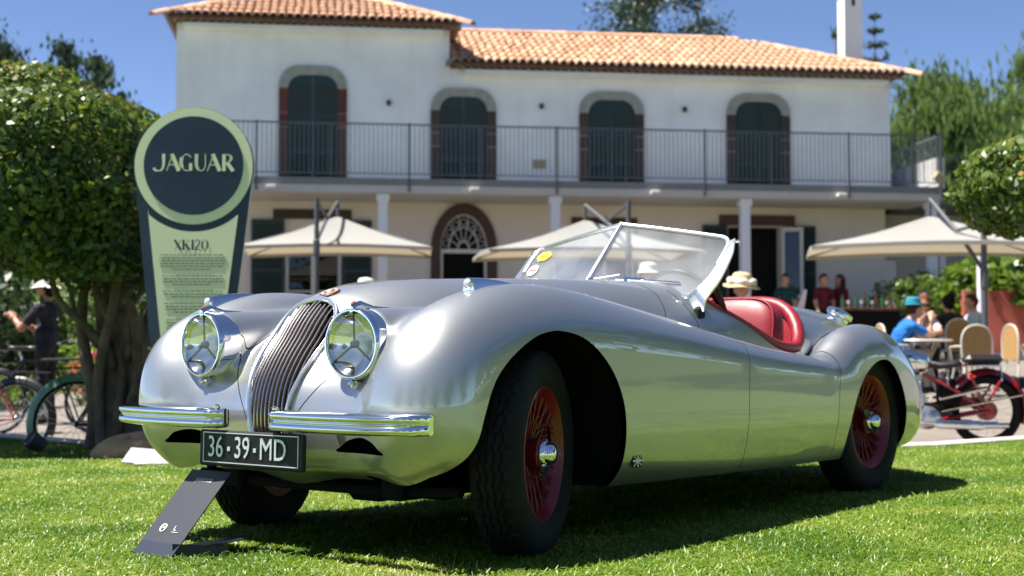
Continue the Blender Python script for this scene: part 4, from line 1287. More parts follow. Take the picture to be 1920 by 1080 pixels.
hbox('lintel', .25, 1.95, V0 - .03, V0 + .009, 3.55, 3.76, 'stone_brown')
for u0, u1 in ((-.21, .50), (1.75, 2.39)):
    shutter_leaf('shutter_leaf', [(u0, .65), (u1, .65), (u1, 3.53), (u0, 3.53)], u0, u1, .65, 3.5, V0 - .06, house)
hbox('lintel', 6.85, 8.35, V0 - .03, V0 + .009, 3.45, 3.66, 'stone_brown')
framed_door(6.9, 8.3, 3.44, 2)
hbox('lintel', 10.25, 12.03, V0 - .03, V0 + .009, 3.52, 3.76, 'stone_brown')
shutter_leaf('shutter_leaf', [(11.98, .65), (12.5, .65), (12.5, 3.52), (11.98, 3.52)], 11.98, 12.5, .65, 3.5, V0 - .06, house)
shutter_leaf('shutter_leaf', [(9.85, .65), (10.42, .65), (10.42, 3.52), (9.85, 3.52)], 9.85, 10.42, .65, 3.5, V0 - .06, house)
# open door leaf (white, glazed), swung out

w = MB()
for a, b in ((0, .07), (.43, .50)): w.box(((a + b) / 2, 0, 2.05 - ZB), (b - a, .045, 2.85))
for z in (.68, 1.9, 3.43): w.box((.25, 0, z - ZB), (.36, .044, .09))
m_ = Matrix.Translation((11.72, V0 - .02, 0)) @ Matrix.Rotation(R(-38), 4, 'Z')
w.v = [tuple(m_ @ Vector(v)) for v in w.v]; dl = w.build('door_leaf', 'white_wood', house, smooth=False)
w = MB(); w.box((.25, 0, 2.05 - ZB), (.36, .008, 2.7)); w.v = [tuple(m_ @ Vector(v)) for v in w.v]; w.build('pane', 'window_glass', dl, smooth=False)
# arched doorway: brown surround, fanlight
out_ = [(4.43 + .735 * math.cos(a), 2.9 + 1.04 * math.sin(a)) for a in np.linspace(0, math.pi, 25)]
inn = [(4.43 + .525 * math.cos(a), 2.9 + .80 * math.sin(a)) for a in np.linspace(0, math.pi, 25)]
extr(out_ + inn[::-1], V0 - .06, V0 + .009).build('arch_surround', 'stone_brown', house, smooth=False)
for sgn in (-1, 1):
    a, b = sorted((4.43 + sgn * .525, 4.43 + sgn * .735))
    for z0, z1 in ((.62, 1.4), (1.42, 2.2), (2.22, 2.89)): hbox('jamb_stone', a, b, V0 - .06, V0 + .009, z0, z1, 'stone_brown')
    a, b = sorted((4.43 + sgn * .46, 4.43 + sgn * .52)); hbox('door_post', a, b, V0 + .08, V0 + .16, .62, 2.84, 'white_wood')
fan = hbox('fanlight', 3.92, 4.94, V0 + .07, V0 + .15, 2.84, 2.93, 'white_wood')
w = MB()
for rr in (.51, .33, .13):
    w.tube([(4.43 + rr * math.cos(a), V0 + .11, 2.92 - ZB + rr * 1.5 * math.sin(a)) for a in np.linspace(.02, math.pi - .02, 20)], .014, 6)
for a in np.linspace(.0, math.pi, 8)[1:-1]: w.tube([(4.43 + .1 * math.cos(a), V0 + .11, 2.92 - ZB + .15 * math.sin(a)), (4.43 + .51 * math.cos(a), V0 + .11, 2.92 - ZB + .765 * math.sin(a))], .011, 6)
for a in np.linspace(.0, math.pi, 8)[:-1]:
    a += math.pi / 14; w.tube([(4.43 + .40 * math.cos(a) + .07 * math.cos(t), V0 + .11, 2.92 - ZB + .62 * math.sin(a) + .07 * math.sin(t)) for t in np.linspace(0, 6.28, 9)], .009, 5)
w.build('fanlight_bars', 'white_wood', fan)
# ---- roofs
def tile_mesh(r0, r1, L, n=6):
    vs = []; 
    for y, r in ((0, r0), (L, r1)):
        for t in (0, .012):
            for i in range(n + 1):
                a = math.pi * i / n; rr = r - t
                vs.append((rr * math.cos(a), y, rr * .85 * math.sin(a)))
    k = n + 1; fs = []
    for i in range(n):
        fs.append((i, i + 1, 2 * k + i + 1, 2 * k + i)); fs.append((k + i + 1, k + i, 3 * k + i, 3 * k + i + 1)); fs.append((i, k + i, k + i + 1, i + 1))
    return vs, fs
tv, tf = tile_mesh(.088, .070, .46)
tile_me = None
tile_budget = [296]
def roof(u0, u1, v0, v1, we, pitch, hipL, hipR, cols, name_tiles_first):
    global tile_me
    run = (v1 - v0) / 2; rise = run * math.tan(pitch); vm = (v0 + v1) / 2
    uL = u0 + (run if hipL else 0); uR = u1 - (run if hipR else 0)
    P = [(u0, v0, we), (u1, v0, we), (u1, v1, we), (u0, v1, we), (uL, vm, we + rise), (uR, vm, we + rise)]
    th = .05
    P2 = [(a, b, c - ZB) for a, b, c in P]; P3 = [(a, b, c - ZB - th) for a, b, c in P[:4]]
    r_ = MB().add(P2 + P3, [(0, 1, 5, 4), (1, 2, 5), (2, 3, 4, 5), (3, 0, 4), (6, 7, 8, 9)[::-1], (0, 6, 7, 1), (1, 7, 8, 2), (2, 8, 9, 3), (3, 9, 6, 0)]).build('roof', 'roof_deck', house, smooth=False)
    pit = (u1 - u0) / cols; slope = run / math.cos(pitch); ex_ = .40
    tiles = []
    for c in range(cols):
        u = u0 + (c + .5) * pit
        k = 0; s_ = 0.0
        while s_ < slope - .1:
            v = v0 + s_ * math.cos(pitch)
            lim = v - v0
            if (hipL and u < u0 + lim + .05) or (hipR and u > u1 - lim - .05): break
            tiles.append((u, v, we + s_ * math.sin(pitch), k)); s_ += ex_; k += 1
    rest = MB()
    for (u, v, w_, k) in tiles:
        m_ = Matrix.Translation((u + random.uniform(-.008, .008), v - .02, w_ - ZB + .035)) @ Matrix.Rotation(pitch - R(3.5), 4, 'X') @ Matrix.Rotation(random.uniform(-.03, .03), 4, 'Z')
        vis = 0 <= tile_budget[0]
        if vis and tile_budget[0] > 0:
            if tile_me is None:
                tile_me = mesh_obj('tile', tv, tf, 'tile_clay', r_, smooth=True).data; o = bpy.data.objects[-1] if False else r_.children[-1]
            else:
                o = bpy.data.objects.new('tile', tile_me); COL.objects.link(o); o.parent = r_
            o.matrix_local = m_; tile_budget[0] -= 1
        else: rest.add([m_ @ Vector(q) for q in tv], tf)
    if rest.v:
        o = rest.build('tile_field', 'tile_clay', r_); o['kind'] = 'stuff'
    # pale eave course + row of under-tiles
    e1 = MB(); 
    tv2, tf2 = tile_mesh(.09, .08, .24)
    for c in range(cols):
        u = u0 + (c + .5) * pit
        m_ = Matrix.Translation((u, v0 - .10, we - ZB - .01)) @ Matrix.Rotation(R(14), 4, 'X'); e1.add([m_ @ Vector(q) for q in tv2], tf2)
        m_ = Matrix.Translation((u + pit / 2, v0 + .12, we - ZB - .12)) @ Matrix.Rotation(R(8), 4, 'X'); e1.add([m_ @ Vector(q) for q in tv2], tf2)
    for su, eu in ((-1, u0), (1, u1)):
        for q_ in range(int((v1 - v0) / pit)):
            m_ = Matrix.Translation((eu + su * .10, v0 + (q_ + .5) * pit, we - ZB - .01)) @ Matrix.Rotation(R(90) * su, 4, 'Z') @ Matrix.Rotation(R(14), 4, 'X'); e1.add([m_ @ Vector(q) for q in tv2], tf2)
    o = e1.build('eave_tile_course', 'tile_eave', r_); o['kind'] = 'stuff'
    # stepped cornice under the eave
    hbox('cornice', u0 + .30, u1 - .30, v0 + .22, v0 + .62, we - .20, we - .11, 'white_render', r_)
    # ridge and hip caps
    rv, rf_ = tile_mesh(.125, .105, .44)
    lines = [(P[4], P[5])]
    if hipL: lines += [(P[0], P[4])]
    if hipR: lines += [(P[1], P[5])]
    for a, b in lines:
        a, b = Vector(a), Vector(b); L = (b - a).length; d_ = (b - a) / L
        for q_ in range(int(L / .38)):
            m_ = basis(a + d_ * (q_ * .38) + Vector((0, 0, .03 - ZB)), d_, Vector((0, 0, 1)).cross(d_)) @ Matrix.Rotation(R(-90), 4, 'X') 
            zz = m_.to_3x3() @ Vector((0, 0, 1))
            if zz.z < 0: m_ = m_ @ Matrix.Rotation(math.pi, 4, 'Y')
            o = mesh_obj('ridge_tile', rv, rf_, 'tile_clay', r_) if 'rt' not in wheel_src else bpy.data.objects.new('ridge_tile', wheel_src['rt'])
            if 'rt' not in wheel_src: wheel_src['rt'] = o.data
            else: COL.objects.link(o); o.parent = r_
            o.matrix_local = m_
    return r_
roof(4.12, 14.48, 1.36, 7.5, 7.0, R(23.5), False, True, 57, True)
roof(-1.98, 4.24, 1.36, 8.9, 7.86, R(25), True, True, 35, False)
# chimneys
w = MB(); w.box((14.12, 3.75, 8.2 - ZB), (.46, .46, 2.4)); w.box((14.12, 3.75, 9.43 - ZB), (.56, .56, .06)); w.box((14.12, 3.75, 9.49 - ZB), (.36, .36, .06))
ch = w.build('chimney', 'white_render', house, smooth=False)
MB().prism([(13.12 + 1 + .045 * math.cos(a), 9.17 - ZB + (.13 if math.sin(a) > 0 else .1) * math.sin(a)) for a in np.linspace(0, 6.283, 14, endpoint=False)], -3.53, -3.515, Matrix.Rotation(R(90), 4, 'X')).build('chimney_slot', 'dark_interior', ch, smooth=False)
MB().box((-1.35, 6.2, 8.7 - ZB), (.4, .4, 1.9)).build('chimney', 'white_render', house, smooth=False)
# ================================================================== SIGN TOTEM
mat('sign_navy', (0.016, 0.034, 0.062), rough=0.35, coat=.15)
mat('sign_green', (0.84, 0.86, 0.60), rough=0.5)
mat('sign_print', (0.20, 0.24, 0.16), rough=0.6)
mat('sign_edge', (0.62, 0.62, 0.58), rough=0.5)
SZ = 7.6; SK = 8.75 / SZ          # drawn at 7.6 m, stands at 8.75 m
sign = empty('exhibit_sign', (-1.735 * SK, SZ * SK, .668 * (1 - SK)), R(1.5)); sign.scale = (SK, SK, SK)
tag(sign, 'tall navy and pale green paddle shaped display sign standing behind the roadster', 'sign')
def sx_(px): return (px - 363) / 345.3
def sz_(py): return .668 + (658.2 - py) / 345.3 * 1.0
MX = Matrix.Rotation(R(90), 4, 'X')     # (x, y, h) -> (x, -h, y): front faces the camera at larger h
cz, cr_o = sz_(311), .325
ring_o = [(cr_o * math.cos(a), cz + cr_o * math.sin(a)) for a in np.linspace(R(-14), R(194), 48)]
outl = ring_o + [(-.155, .0), (.125, .0)]
MB().prism(outl, -.030, -.004, MX).build('back_board', 'sign_edge', sign, smooth=False)
MB().prism(outl, -.0035, .006, MX).build('navy_panel', 'sign_navy', sign, smooth=False)
circ_o = [(cr_o * .985 * math.cos(a), cz + .003 + cr_o * .985 * math.sin(a)) for a in np.linspace(0, 2 * math.pi, 64, endpoint=False)]
disc = MB().prism(circ_o, .0065, .012, MX).build('green_ring', 'sign_green', sign, smooth=False)
MB().prism([(.270 * math.cos(a), cz + .004 + .270 * math.sin(a)) for a in np.linspace(0, 2 * math.pi, 64, endpoint=False)], .0125, .015, MX).build('navy_disc', 'sign_navy', disc, smooth=False)
top = [(.357 * math.cos(a), cz + .357 * math.sin(a)) for a in np.linspace(R(223), R(317), 20)]
low = [(sx_(278), sz_(392))] + [q for q in top if abs(q[0]) < .243] + [(sx_(447), sz_(402)), (.073, .03), (-.09, .03)]
pan = MB().prism(low, .0065, .011, MX).build('text_panel', 'sign_green', sign, smooth=False)
# display lettering, drawn stroke by stroke: (points, width start, width end)
def strokes(lst, x0, z0, h, mname, parent, name, depth):
    w = MB()
    for pts, w0, w1 in lst:
        P = cr(pts, 5) if len(pts) > 2 else np.array(pts, float)
        n = len(P); L = []; Rr = []
        for i in range(n):
            t = P[min(i + 1, n - 1)] - P[max(i - 1, 0)]; t = t / (np.linalg.norm(t) + 1e-9); nn = np.array([-t[1], t[0]])
            ww = (w0 + (w1 - w0) * i / (n - 1)) / 2
            L.append(P[i] + nn * ww); Rr.append(P[i] - nn * ww)
        poly = [(x0 + q[0] * h, z0 + q[1] * h) for q in L + Rr[::-1]]
        k = len(L)
        vs = [MX @ Vector((a, b, depth)) for a, b in poly]
        w.add(vs, [(i, i + 1, 2 * k - 2 - i, 2 * k - 1 - i)[::-1] for i in range(k - 1)])
    return w.build(name, mname, parent, smooth=False)
TK, TN = .20, .05
def letter_A(x): return [([(x, 0), (x + .36, 1)], TN, TN), ([(x + .30, 1.0), (x + .72, 0)], TK * 1.15, TK * 1.15), ([(x + .14, .36), (x + .5, .36)], TN, TN)]
JAG = [([(.62, 1), (.62, .35), (.50, .06), (.28, .0)], TK, TN), ([(.28, .0), (.12, .06), (.06, .18)], .10, .16)]
JAG += letter_A(.80)
JAG += [([(2.22, .80), (2.02, .98), (1.80, .90), (1.66, .62), (1.66, .38), (1.80, .10), (2.02, .02), (2.2, .10)], TN, TN), ([(1.68, .80), (1.64, .5), (1.70, .2)], TK, TK), ([(2.20, .02), (2.20, .46)], TK * .9, TK * .9)]
JAG += [([(2.54, 1), (2.54, .30), (2.70, .03), (2.92, .06), (3.05, .30), (3.05, 1)], TN, TN), ([(2.54, 1), (2.54, .34), (2.66, .08)], TK, TK * .7)]
JAG += letter_A(3.18)
JAG += [([(4.14, 1), (4.14, 0)], TK, TK), ([(4.14, .97), (4.45, .95), (4.58, .76), (4.44, .54), (4.14, .50)], TN, TN), ([(4.48, .93), (4.57, .76), (4.47, .57)], TK * .7, TK * .7), ([(4.32, .50), (4.68, 0)], TK * 1.1, TK * 1.1)]
hJ = .093
strokes(JAG, sx_(287), sz_(320), hJ, 'sign_green', disc, 'sign_lettering', .0165)
def seg(x, h=1.0): return [([(x, 0), (x, h)], TK, TK)]
XK = [([(0, 1), (.62, 0)], TK, TK), ([(.60, 1), (.02, 0)], TN, TN), ([(.86, 1), (.86, 0)], TK, TK), ([(1.40, 1), (.95, .48)], TN, TN), ([(1.05, .58), (1.45, 0)], TK, TK),
      ([(1.74, 1), (1.74, 0)], TK, TK), ([(1.98, .75), (2.12, .97), (2.36, .92), (2.38, .66), (2.0, .03)], TN, TK * .7), ([(1.98, .04), (2.48, .04)], .09, .09),
      ([(2.66, .5), (2.72, .15), (2.92, .0), (3.12, .15), (3.18, .5), (3.12, .85), (2.92, 1.0), (2.72, .85), (2.66, .5)], TN, TN), ([(2.70, .82), (2.65, .5), (2.70, .18)], TK * .8, TK * .8), ([(3.14, .82), (3.19, .5), (3.14, .18)], TK * .8, TK * .8)]
strokes(XK, sx_(329), sz_(469), .056, 'sign_navy', pan, 'sign_lettering', .0125)
w = MB()
y_ = 478
for para in ((6, 1), (4, 1), (3, 1), (4, 1.3), (7, 1)):
    for li in range(para[0]):
        last = li == para[0] - 1
        hwid = (64 - .11 * (y_ - 478)) * (random.uniform(.45, .7) if last else random.uniform(.93, 1.0))
        x = 363 - hwid
        while x < 363 + hwid - 3:
            l = min(random.uniform(3, 11), 363 + hwid - x)
            w.box((sx_(x + l / 2), -.0122, sz_(y_)), (l / 345.3, .0012, 2.1 / 345.3)); x += l + 2.0
        y_ += 5.4
    y_ += 7 * para[1]
o = w.build('small_print', 'sign_print', pan, smooth=False); o['kind'] = 'stuff'
MB().box((-.02, .04, .092), (.5, .35, .024), bevel=.004).build('base_plate', 'sign_navy', sign, smooth=False)

# ================================================================== INFO STAND ON THE GRASS
mat('stand_slate', (0.020, 0.023, 0.033), rough=0.45, coat=.0)
mat('stand_navy', (0.014, 0.020, 0.038), rough=0.4)
mat('print_white', (0.75, 0.76, 0.76), rough=0.6)
BL, BR = Vector((-1.238, 4.596, .012)), Vector((-1.081, 4.467, .012))
TL = Vector((-1.078, 4.755, .274)); TR = TL + (BR - BL)
stand = empty('information_stand', tuple((BL + BR) / 2)); stand.location.z = 0
tag(stand, 'small slate coloured information board leaning on the grass before the bumper', 'sign')
so = Vector(stand.location)
ex = (BR - BL).normalized(); ey = (TL - BL).normalized(); ez = ex.cross(ey).normalized()
if ez.y > 0: ez = -ez
ey = (ey - ex * ex.dot(ey)).normalized()
mS = Matrix((ex, ey, ez)).transposed().to_4x4(); mS.translation = BL - so
Wd = (BR - BL).length; Lg = (TL - BL).length
skew = (TL - BL).dot(ex)
def sboard(name, t0, t1, m_, z0=-.004, z1=.0):
    q = [(skew * t0, Lg * .98 * t0), (Wd + skew * t0, Lg * .98 * t0), (Wd + skew * t1, Lg * .98 * t1), (skew * t1, Lg * .98 * t1)]
    return MB().prism(q, z0, z1, mS).build(name, m_, stand, smooth=False)
sboard('board', .15, 1.0, 'stand_slate'); sboard('board_foot', 0, .15, 'stand_navy', -.004, .0005)
vs, fs = text_mesh('JAGUAR XK120', .020, .0006, sx=.62, bold=.0006)
brd = stand.children[0]
mesh_obj('stand_lettering', [mS @ Vector((x + Wd * .5 + skew * .86, y + Lg * .86, .002)) for x, y, z in vs], fs, 'print_white', brd, smooth=False)
w = MB(); w.tube([mS @ Vector((Wd * .34 + skew * .3 + .014 * math.cos(a), Lg * .30 + .014 * math.sin(a), .0018)) for a in np.linspace(0, 6.283, 20, endpoint=False)], .0022, 5, closed=True)
w.tube([mS @ Vector((Wd * .34 + skew * .3 + dx, Lg * .30 + dy, .0018)) for dx, dy in ((-.008, -.006), (-.003, .008), (.002, -.002), (.007, .008), (.008, -.004))], .002, 5); w.build('round_emblem', 'print_white', brd)
w = MB(); w.tube([mS @ Vector((Wd * .62 + skew * .3 + dx, Lg * .30 + dy, .0018)) for dx, dy in ((0, .012), (0, -.004), (.012, -.005))], .002, 5)
w.tube([mS @ Vector((Wd * .60 + skew * .28, Lg * .265, .0018)), mS @ Vector((Wd * .76 + skew * .28, Lg * .265, .0018))], .0012, 5); w.build('partner_emblem', 'print_white', brd)
# rear support lying on the grass
w = MB(); w.box(((BR + Vector((.10, .14, .03))) - so), (.20, .12, .004), rz=R(10), tilt=Matrix.Rotation(R(-9), 4, 'Y')); w.build('rear_foot', 'stand_navy', stand, smooth=False)
w = MB(); w.add([tuple(q - so) for q in (BR + Vector((.0, .02, -.01)), BR + Vector((.17, .05, -.01)), BR + Vector((.17, .05, .030)), BR + Vector((.0, .02, .042)))], [(0, 1, 2, 3)])
w.add([tuple(q - so + Vector((0, .004, 0))) for q in (BR + Vector((.0, .02, -.01)), BR + Vector((.17, .05, -.01)), BR + Vector((.17, .05, .030)), BR + Vector((.0, .02, .042)))], [(3, 2, 1, 0)]); w.build('side_flange', 'stand_slate', stand, smooth=False)

# ================================================================== BAG, PAPER, GARDEN SPOT
mat('tan_cloth', (0.42, 0.27, 0.15), rough=0.9, noise=.15, nscale=10, bump=.3, bscale=40)
mat('white_paper', (0.36, 0.37, 0.40), rough=0.8)
w = MB()
prof = cr([(.0, 0), (.10, .0), (.17, .03), (.185, .08), (.15, .14), (.08, .175), (0, .18)], 3)
vs = []; nu = 24
for i in range(nu):
    a = 2 * math.pi * i / nu
    for r_, h in prof: vs.append((r_ * 1.9 * math.cos(a) * (1 + .10 * math.sin(3 * a + h * 9)), r_ * 1.0 * math.sin(a), h * (1 + .12 * math.cos(2 * a))))
k = len(prof); fs = [(i * k + j, ((i + 1) % nu) * k + j, ((i + 1) % nu) * k + j + 1, i * k + j + 1) for i in range(nu) for j in range(k - 1)]
w.add(vs, fs); bag = w.build('cloth_bag', 'tan_cloth', sharp=None); bag.location = (-2.36, 8.75, -.01); bag.rotation_euler = (0, R(-8), R(20)); bag.scale = (.72, .8, .85)
tag(bag, 'slumped tan cloth bag lying on the grass by the tree trunk', 'bag')
w = MB(); w.box((0, 0, .05), (.27, .22, .006), tilt=Matrix.Rotation(R(18), 4, 'X') @ Matrix.Rotation(R(5), 4, 'Y')); w.box((.04, -.02, .042), (.24, .19, .006), rz=.25, tilt=Matrix.Rotation(R(16), 4, 'X'))
pp = w.build('paper_sheets', 'white_paper', smooth=False); pp.location = (-2.12, 8.22, 0)
tag(pp, 'white paper sheets lying on the grass in front of the tan bag', 'paper')
w = MB(); m_ = basis((0, 0, .07), (-.6, -.5, .6)); w.rev([(.02, -.06), (.055, -.05), (.06, .05), (.054, .055), (.05, .045), (.0005, .04)], 18, m_); w.tube([(0, 0, -.02), (0, 0, .05)], .008, 6)
sp = w.build('garden_spotlight', 'lamp_dark'); sp.location = (-3.10, 9.15, 0); tag(sp, 'small black garden spotlight set low in the lawn', 'spotlight')

# ================================================================== UMBRELLAS
mat('canopy', (0.37, 0.365, 0.345), rough=0.9)
_m = M['canopy']; _nt = _m.node_tree; _b = _nt.nodes['Principled BSDF']; _o = [n_ for n_ in _nt.nodes if n_.type == 'OUTPUT_MATERIAL'][0]
_t2 = _nt.nodes.new('ShaderNodeBsdfTranslucent'); _t2.inputs[0].default_value = (.45, .37, .25, 1); _ms = _nt.nodes.new('ShaderNodeMixShader'); _ms.inputs[0].default_value = .3
_nt.links.new(_b.outputs[0], _ms.inputs[1]); _nt.links.new(_t2.outputs[0], _ms.inputs[2]); _nt.links.new(_ms.outputs[0], _o.inputs[0])
mat('pole_grey', (0.075, 0.08, 0.088), rough=0.6)
def umbrella(tip, half, rim_z, rot, pole_xy, pole_top, label, dark=True):
    gx_, gy_ = pole_xy; gz0 = gz_(gy_)
    u = empty('cantilever_umbrella', (gx_, gy_, gz0)); tag(u, label, 'umbrella', 'cantilever umbrellas on the terrace')
    off = Vector((gx_, gy_, gz0))
    T = Vector(tip)
    crn = [Vector((T.x + half * sx1 * math.cos(rot) - half * .68 * sy1 * math.sin(rot), T.y + half * sx1 * math.sin(rot) + half * .68 * sy1 * math.cos(rot), rim_z)) for sx1, sy1 in ((1, 1), (-1, 1), (-1, -1), (1, -1))]
    vs = []; fs = []; n = 6
    w = MB()
    for i in range(4):
        a, b = crn[i], crn[(i + 1) % 4]; base = len(vs)
        rows = []
        for r_ in range(n + 1):
            t = r_ / n; row = []
            for c in range(n + 1):
                s_ = c / n
                e = a.lerp(b, s_); e = e + Vector((0, 0, .05 * math.sin(math.pi * s_)))
                p = T.lerp(e, t); p.z -= .10 * math.sin(math.pi * t) * (0.4 + .6 * math.sin(math.pi * s_))
                row.append(p - off)
            rows.append(row)
        vv = [p for row in rows for p in row]; w.add(vv, [(r_ * (n + 1) + c, (r_ + 1) * (n + 1) + c, (r_ + 1) * (n + 1) + c + 1, r_ * (n + 1) + c + 1) for r_ in range(n) for c in range(n)])
        lo = [p + Vector((0, 0, -.06)) for p in rows[-1]]
        w.add(rows[-1] + lo, [(c, n + 1 + c, n + 2 + c, c + 1) for c in range(n)])
    can = w.build('canopy', 'canopy', u, sharp=25)
    for i in range(4):
        MB().tube([T - off + Vector((0, 0, -.06)), crn[i] - off + Vector((0, 0, -.02))], .014, 6).build('rib', 'pole_grey', can)
    ptop = Vector((gx_, gy_, pole_top)) - off
    MB().tube([(0, 0, 0), ptop], .042, 12).build('pole', 'pole_grey', u)
    MB().tube([T - off + Vector((0, 0, .0)), T - off + Vector((0, 0, .28))], .03, 8).build('hub', 'pole_grey', u)
    hub = T - off + Vector((0, 0, .26)); mid = ptop.lerp(hub, .5) + Vector((0, 0, -.32))
    MB().tube([hub, mid + (hub - mid) * -.15, ptop + Vector((0, 0, -.75))], .032, 8).build('arm', 'pole_grey', u)
    MB().tube([ptop + Vector((0, 0, -.05)), mid], .026, 8).build('strut', 'pole_grey', u)
    MB().box((0, 0, ptop.z - .85), (.11, .11, .3), bevel=.03).build('crank_housing', 'pole_grey', u)
    MB().box((0, 0, .04), (.8, .8, .08), bevel=.02).build('base_slab', 'stone_grey', u, smooth=False)
    return u
umbrella((-3.20, 25.6, 3.14), 1.72, 2.50, R(4), (-3.36, 24.0), 3.30, 'off white cantilever umbrella in front of the arched doorway and green shuttered window')
umbrella((1.29, 24.6, 2.98), 1.85, 2.36, R(8), (1.92, 23.0), 3.14, 'off white cantilever umbrella seen behind and through the car windscreen')
umbrella((6.35, 21.2, 2.72), 1.80, 2.20, R(-10), (6.76, 20.0), 2.55, 'off white cantilever umbrella shading the cafe tables beside the red wall')

# ================================================================== CAFE FURNITURE
mat('iron_cream', (0.60, 0.57, 0.50), rough=0.5)
mat('wicker', (0.40, 0.23, 0.085), rough=0.7, noise=.25, nscale=60, bump=.4, bscale=120)
mat('marble_top', (0.62, 0.59, 0.53), rough=0.35)
def cafe_chair(loc, rz, label):
    c = empty('cafe_chair', loc, rz); tag(c, label, 'chair', 'wicker backed iron cafe chairs')
    MB().rev([(.0005, .445), (.20, .445), (.21, .455), (.20, .47), (.0005, .475)], 20).build('seat', 'iron_cream', c)
    arch = cr([(-.20, .45), (-.215, .62), (-.205, .80), (-.13, .91), (0, .945), (.13, .91), (.205, .80), (.215, .62), (.20, .45)], 5)
    MB().tube([(x, .20, z) for x, z in arch], .013, 8).build('back_frame', 'iron_cream', c)
    MB().prism([(x * .9, .46 + (z - .45) * .96) for x, z in arch], -.205, -.193, MX).build('back_panel', 'wicker', c, smooth=False)
    for s_ in (-1, 1):
        sp_ = [(s_ * (.04 + .055 * t * math.cos(t * 7)), .186, .72 + .06 * math.sin(t * 7) * t + .06) for t in np.linspace(.2, 1.2, 16)]
        MB().tube(sp_ + [(s_ * .07, .186, .62), (s_ * .03, .186, .50)], .008, 6).build('scroll', 'iron_cream', c)
        MB().tube([(s_ * .19, .2, .66), (s_ * .25, .08, .66), (s_ * .25, -.10, .65), (s_ * .20, -.16, .46)], .011, 6).build('armrest', 'iron_cream', c)
        for y_ in (-.14, .16): MB().tube([(s_ * .15, y_, .45), (s_ * .19, y_ * 1.25, .22), (s_ * .20, y_ * 1.45, 0)], .012, 6).build('leg', 'iron_cream', c)
    return c
def cafe_table(loc, label, r=.40):
    t = empty('cafe_table', loc); tag(t, label, 'table', 'round iron cafe tables')
    MB().rev([(.0005, .70), (r, .70), (r + .01, .715), (r, .73), (.0005, .73)], 28).build('table_top', 'marble_top', t)
    for a in (20, 110, 200, 290):
        c_, s_ = math.cos(R(a)), math.sin(R(a)); MB().tube([(c_ * .26, s_ * .26, .70), (c_ * .10, s_ * .10, .42), (c_ * .22, s_ * .22, .12), (c_ * .30, s_ * .30, 0)], .012, 6).build('leg', 'iron_cream', t)
    return t
def G_(x, y): return (x, y, gz_(y))
cafe_table(G_(5.75, 19.6), 'round iron cafe table between the man in blue and the long haired woman')
cafe_table(G_(7.6, 19.6), 'round iron cafe table beside the person in jeans', .35)
cafe_table(G_(6.9, 22.6), 'round iron cafe table in front of the woman in black', .38)
cafe_chair(G_(6.22, 19.0), R(180 + 6), 'cream iron chair with wicker back turned to the motorcycle')
cafe_chair(G_(5.32, 19.5), R(95), 'cream iron chair under the man in blue')
cafe_chair(G_(5.93, 20.35), R(8), 'cream iron chair under the long haired woman')
cafe_chair(G_(6.85, 21.7), R(185), 'cream iron chair under the woman in black')
cafe_chair(G_(7.05, 19.3), R(100), 'empty cream iron chair beside the grey umbrella pole')
cafe_chair(G_(7.98, 19.9), R(-60), 'cream iron chair under the person in jeans')
# bar counter
mat('bar_wood', (0.10, 0.045, 0.025), rough=0.5, noise=.3, nscale=5)
mat('glass_green', (0.02, 0.09, 0.03), rough=0.1, coat=1); mat('glass_clear', (0.45, 0.47, 0.46), rough=0.1, coat=1); mat('glass_brown', (0.09, 0.03, 0.01), rough=0.1, coat=1)
bar = empty('bar_counter', G_(7.62, 29.9), R(7.5)); tag(bar, 'dark wooden bar counter below the white wall crowded with bottles', 'counter')
MB().box((0, 0, .96), (1.35, .55, .06), bevel=.01).build('counter_top', 'bar_wood', bar, smooth=False)
MB().box((0, .03, .47), (1.25, .45, .93)).build('counter_front', 'under_black', bar, smooth=False)
bz = gz_(29.9) + .988
for i in range(13):
    x = 7.05 + i * .095 + random.uniform(-.03, .03); y = 29.85 + (x - 7.62) * .13 + random.uniform(-.12, .12)
    kind = ('glass_green', 'glass_clear', 'glass_brown')[(i * 7) % 3]
    if i % 3 == 1:
        o = MB().rev([(.0005, 0), (.03, 0), (.006, .01), (.005, .07), (.03, .09), (.035, .15), (.032, .16)], 14).build('wine_glass', 'glass_clear'); lb, ct_ = 'clear wine glass standing on the bar counter', 'glass'
    else:
        h = random.uniform(.26, .36)
        o = MB().rev([(.0005, 0), (.036, 0), (.038, .02), (.038, h * .6), (.016, h * .78), (.014, h), (.0005, h)], 14).build('bottle', kind); lb, ct_ = {'glass_green': 'green', 'glass_clear': 'clear', 'glass_brown': 'brown'}[kind] + ' glass bottle standing on the bar counter', 'bottle'
    o.location = (x, y, bz); tag(o, lb, ct_, lb.split(' standing')[0] + ' row on the bar')
MB_ = MB(); MB_.rev([(.0005, 0), (.09, 0), (.11, .12), (.10, .2), (.095, .2), (.1, .12), (.08, .02)], 18); o = MB_.build('ice_bucket', 'chrome'); o.location = (8.15, 29.95, bz); tag(o, 'shiny metal ice bucket at the end of the bar counter', 'bucket')

# blue banner by the house
mat('banner_blue', (0.03, 0.11, 0.32), rough=0.6)
bn_ = empty('banner_stand', G_(1.35, 28.0), R(6)); tag(bn_, 'blue upright banner with a red dot seen through the windscreen', 'banner')
MB().box((0, 0, 1.0), (.95, .02, 1.95)).build('banner_sheet', 'banner_blue', bn_, smooth=False)
MB().rev([(.0005, 0), (.06, 0), (.06, .004), (.0005, .004)], 18, basis((.12, -.016, 1.12), (0, -1, 0))).build('banner_dot', 'red_print', bn_)
MB().box((0, 0, .02), (1.0, .22, .04)).build('banner_base', 'pole_grey', bn_, smooth=False)

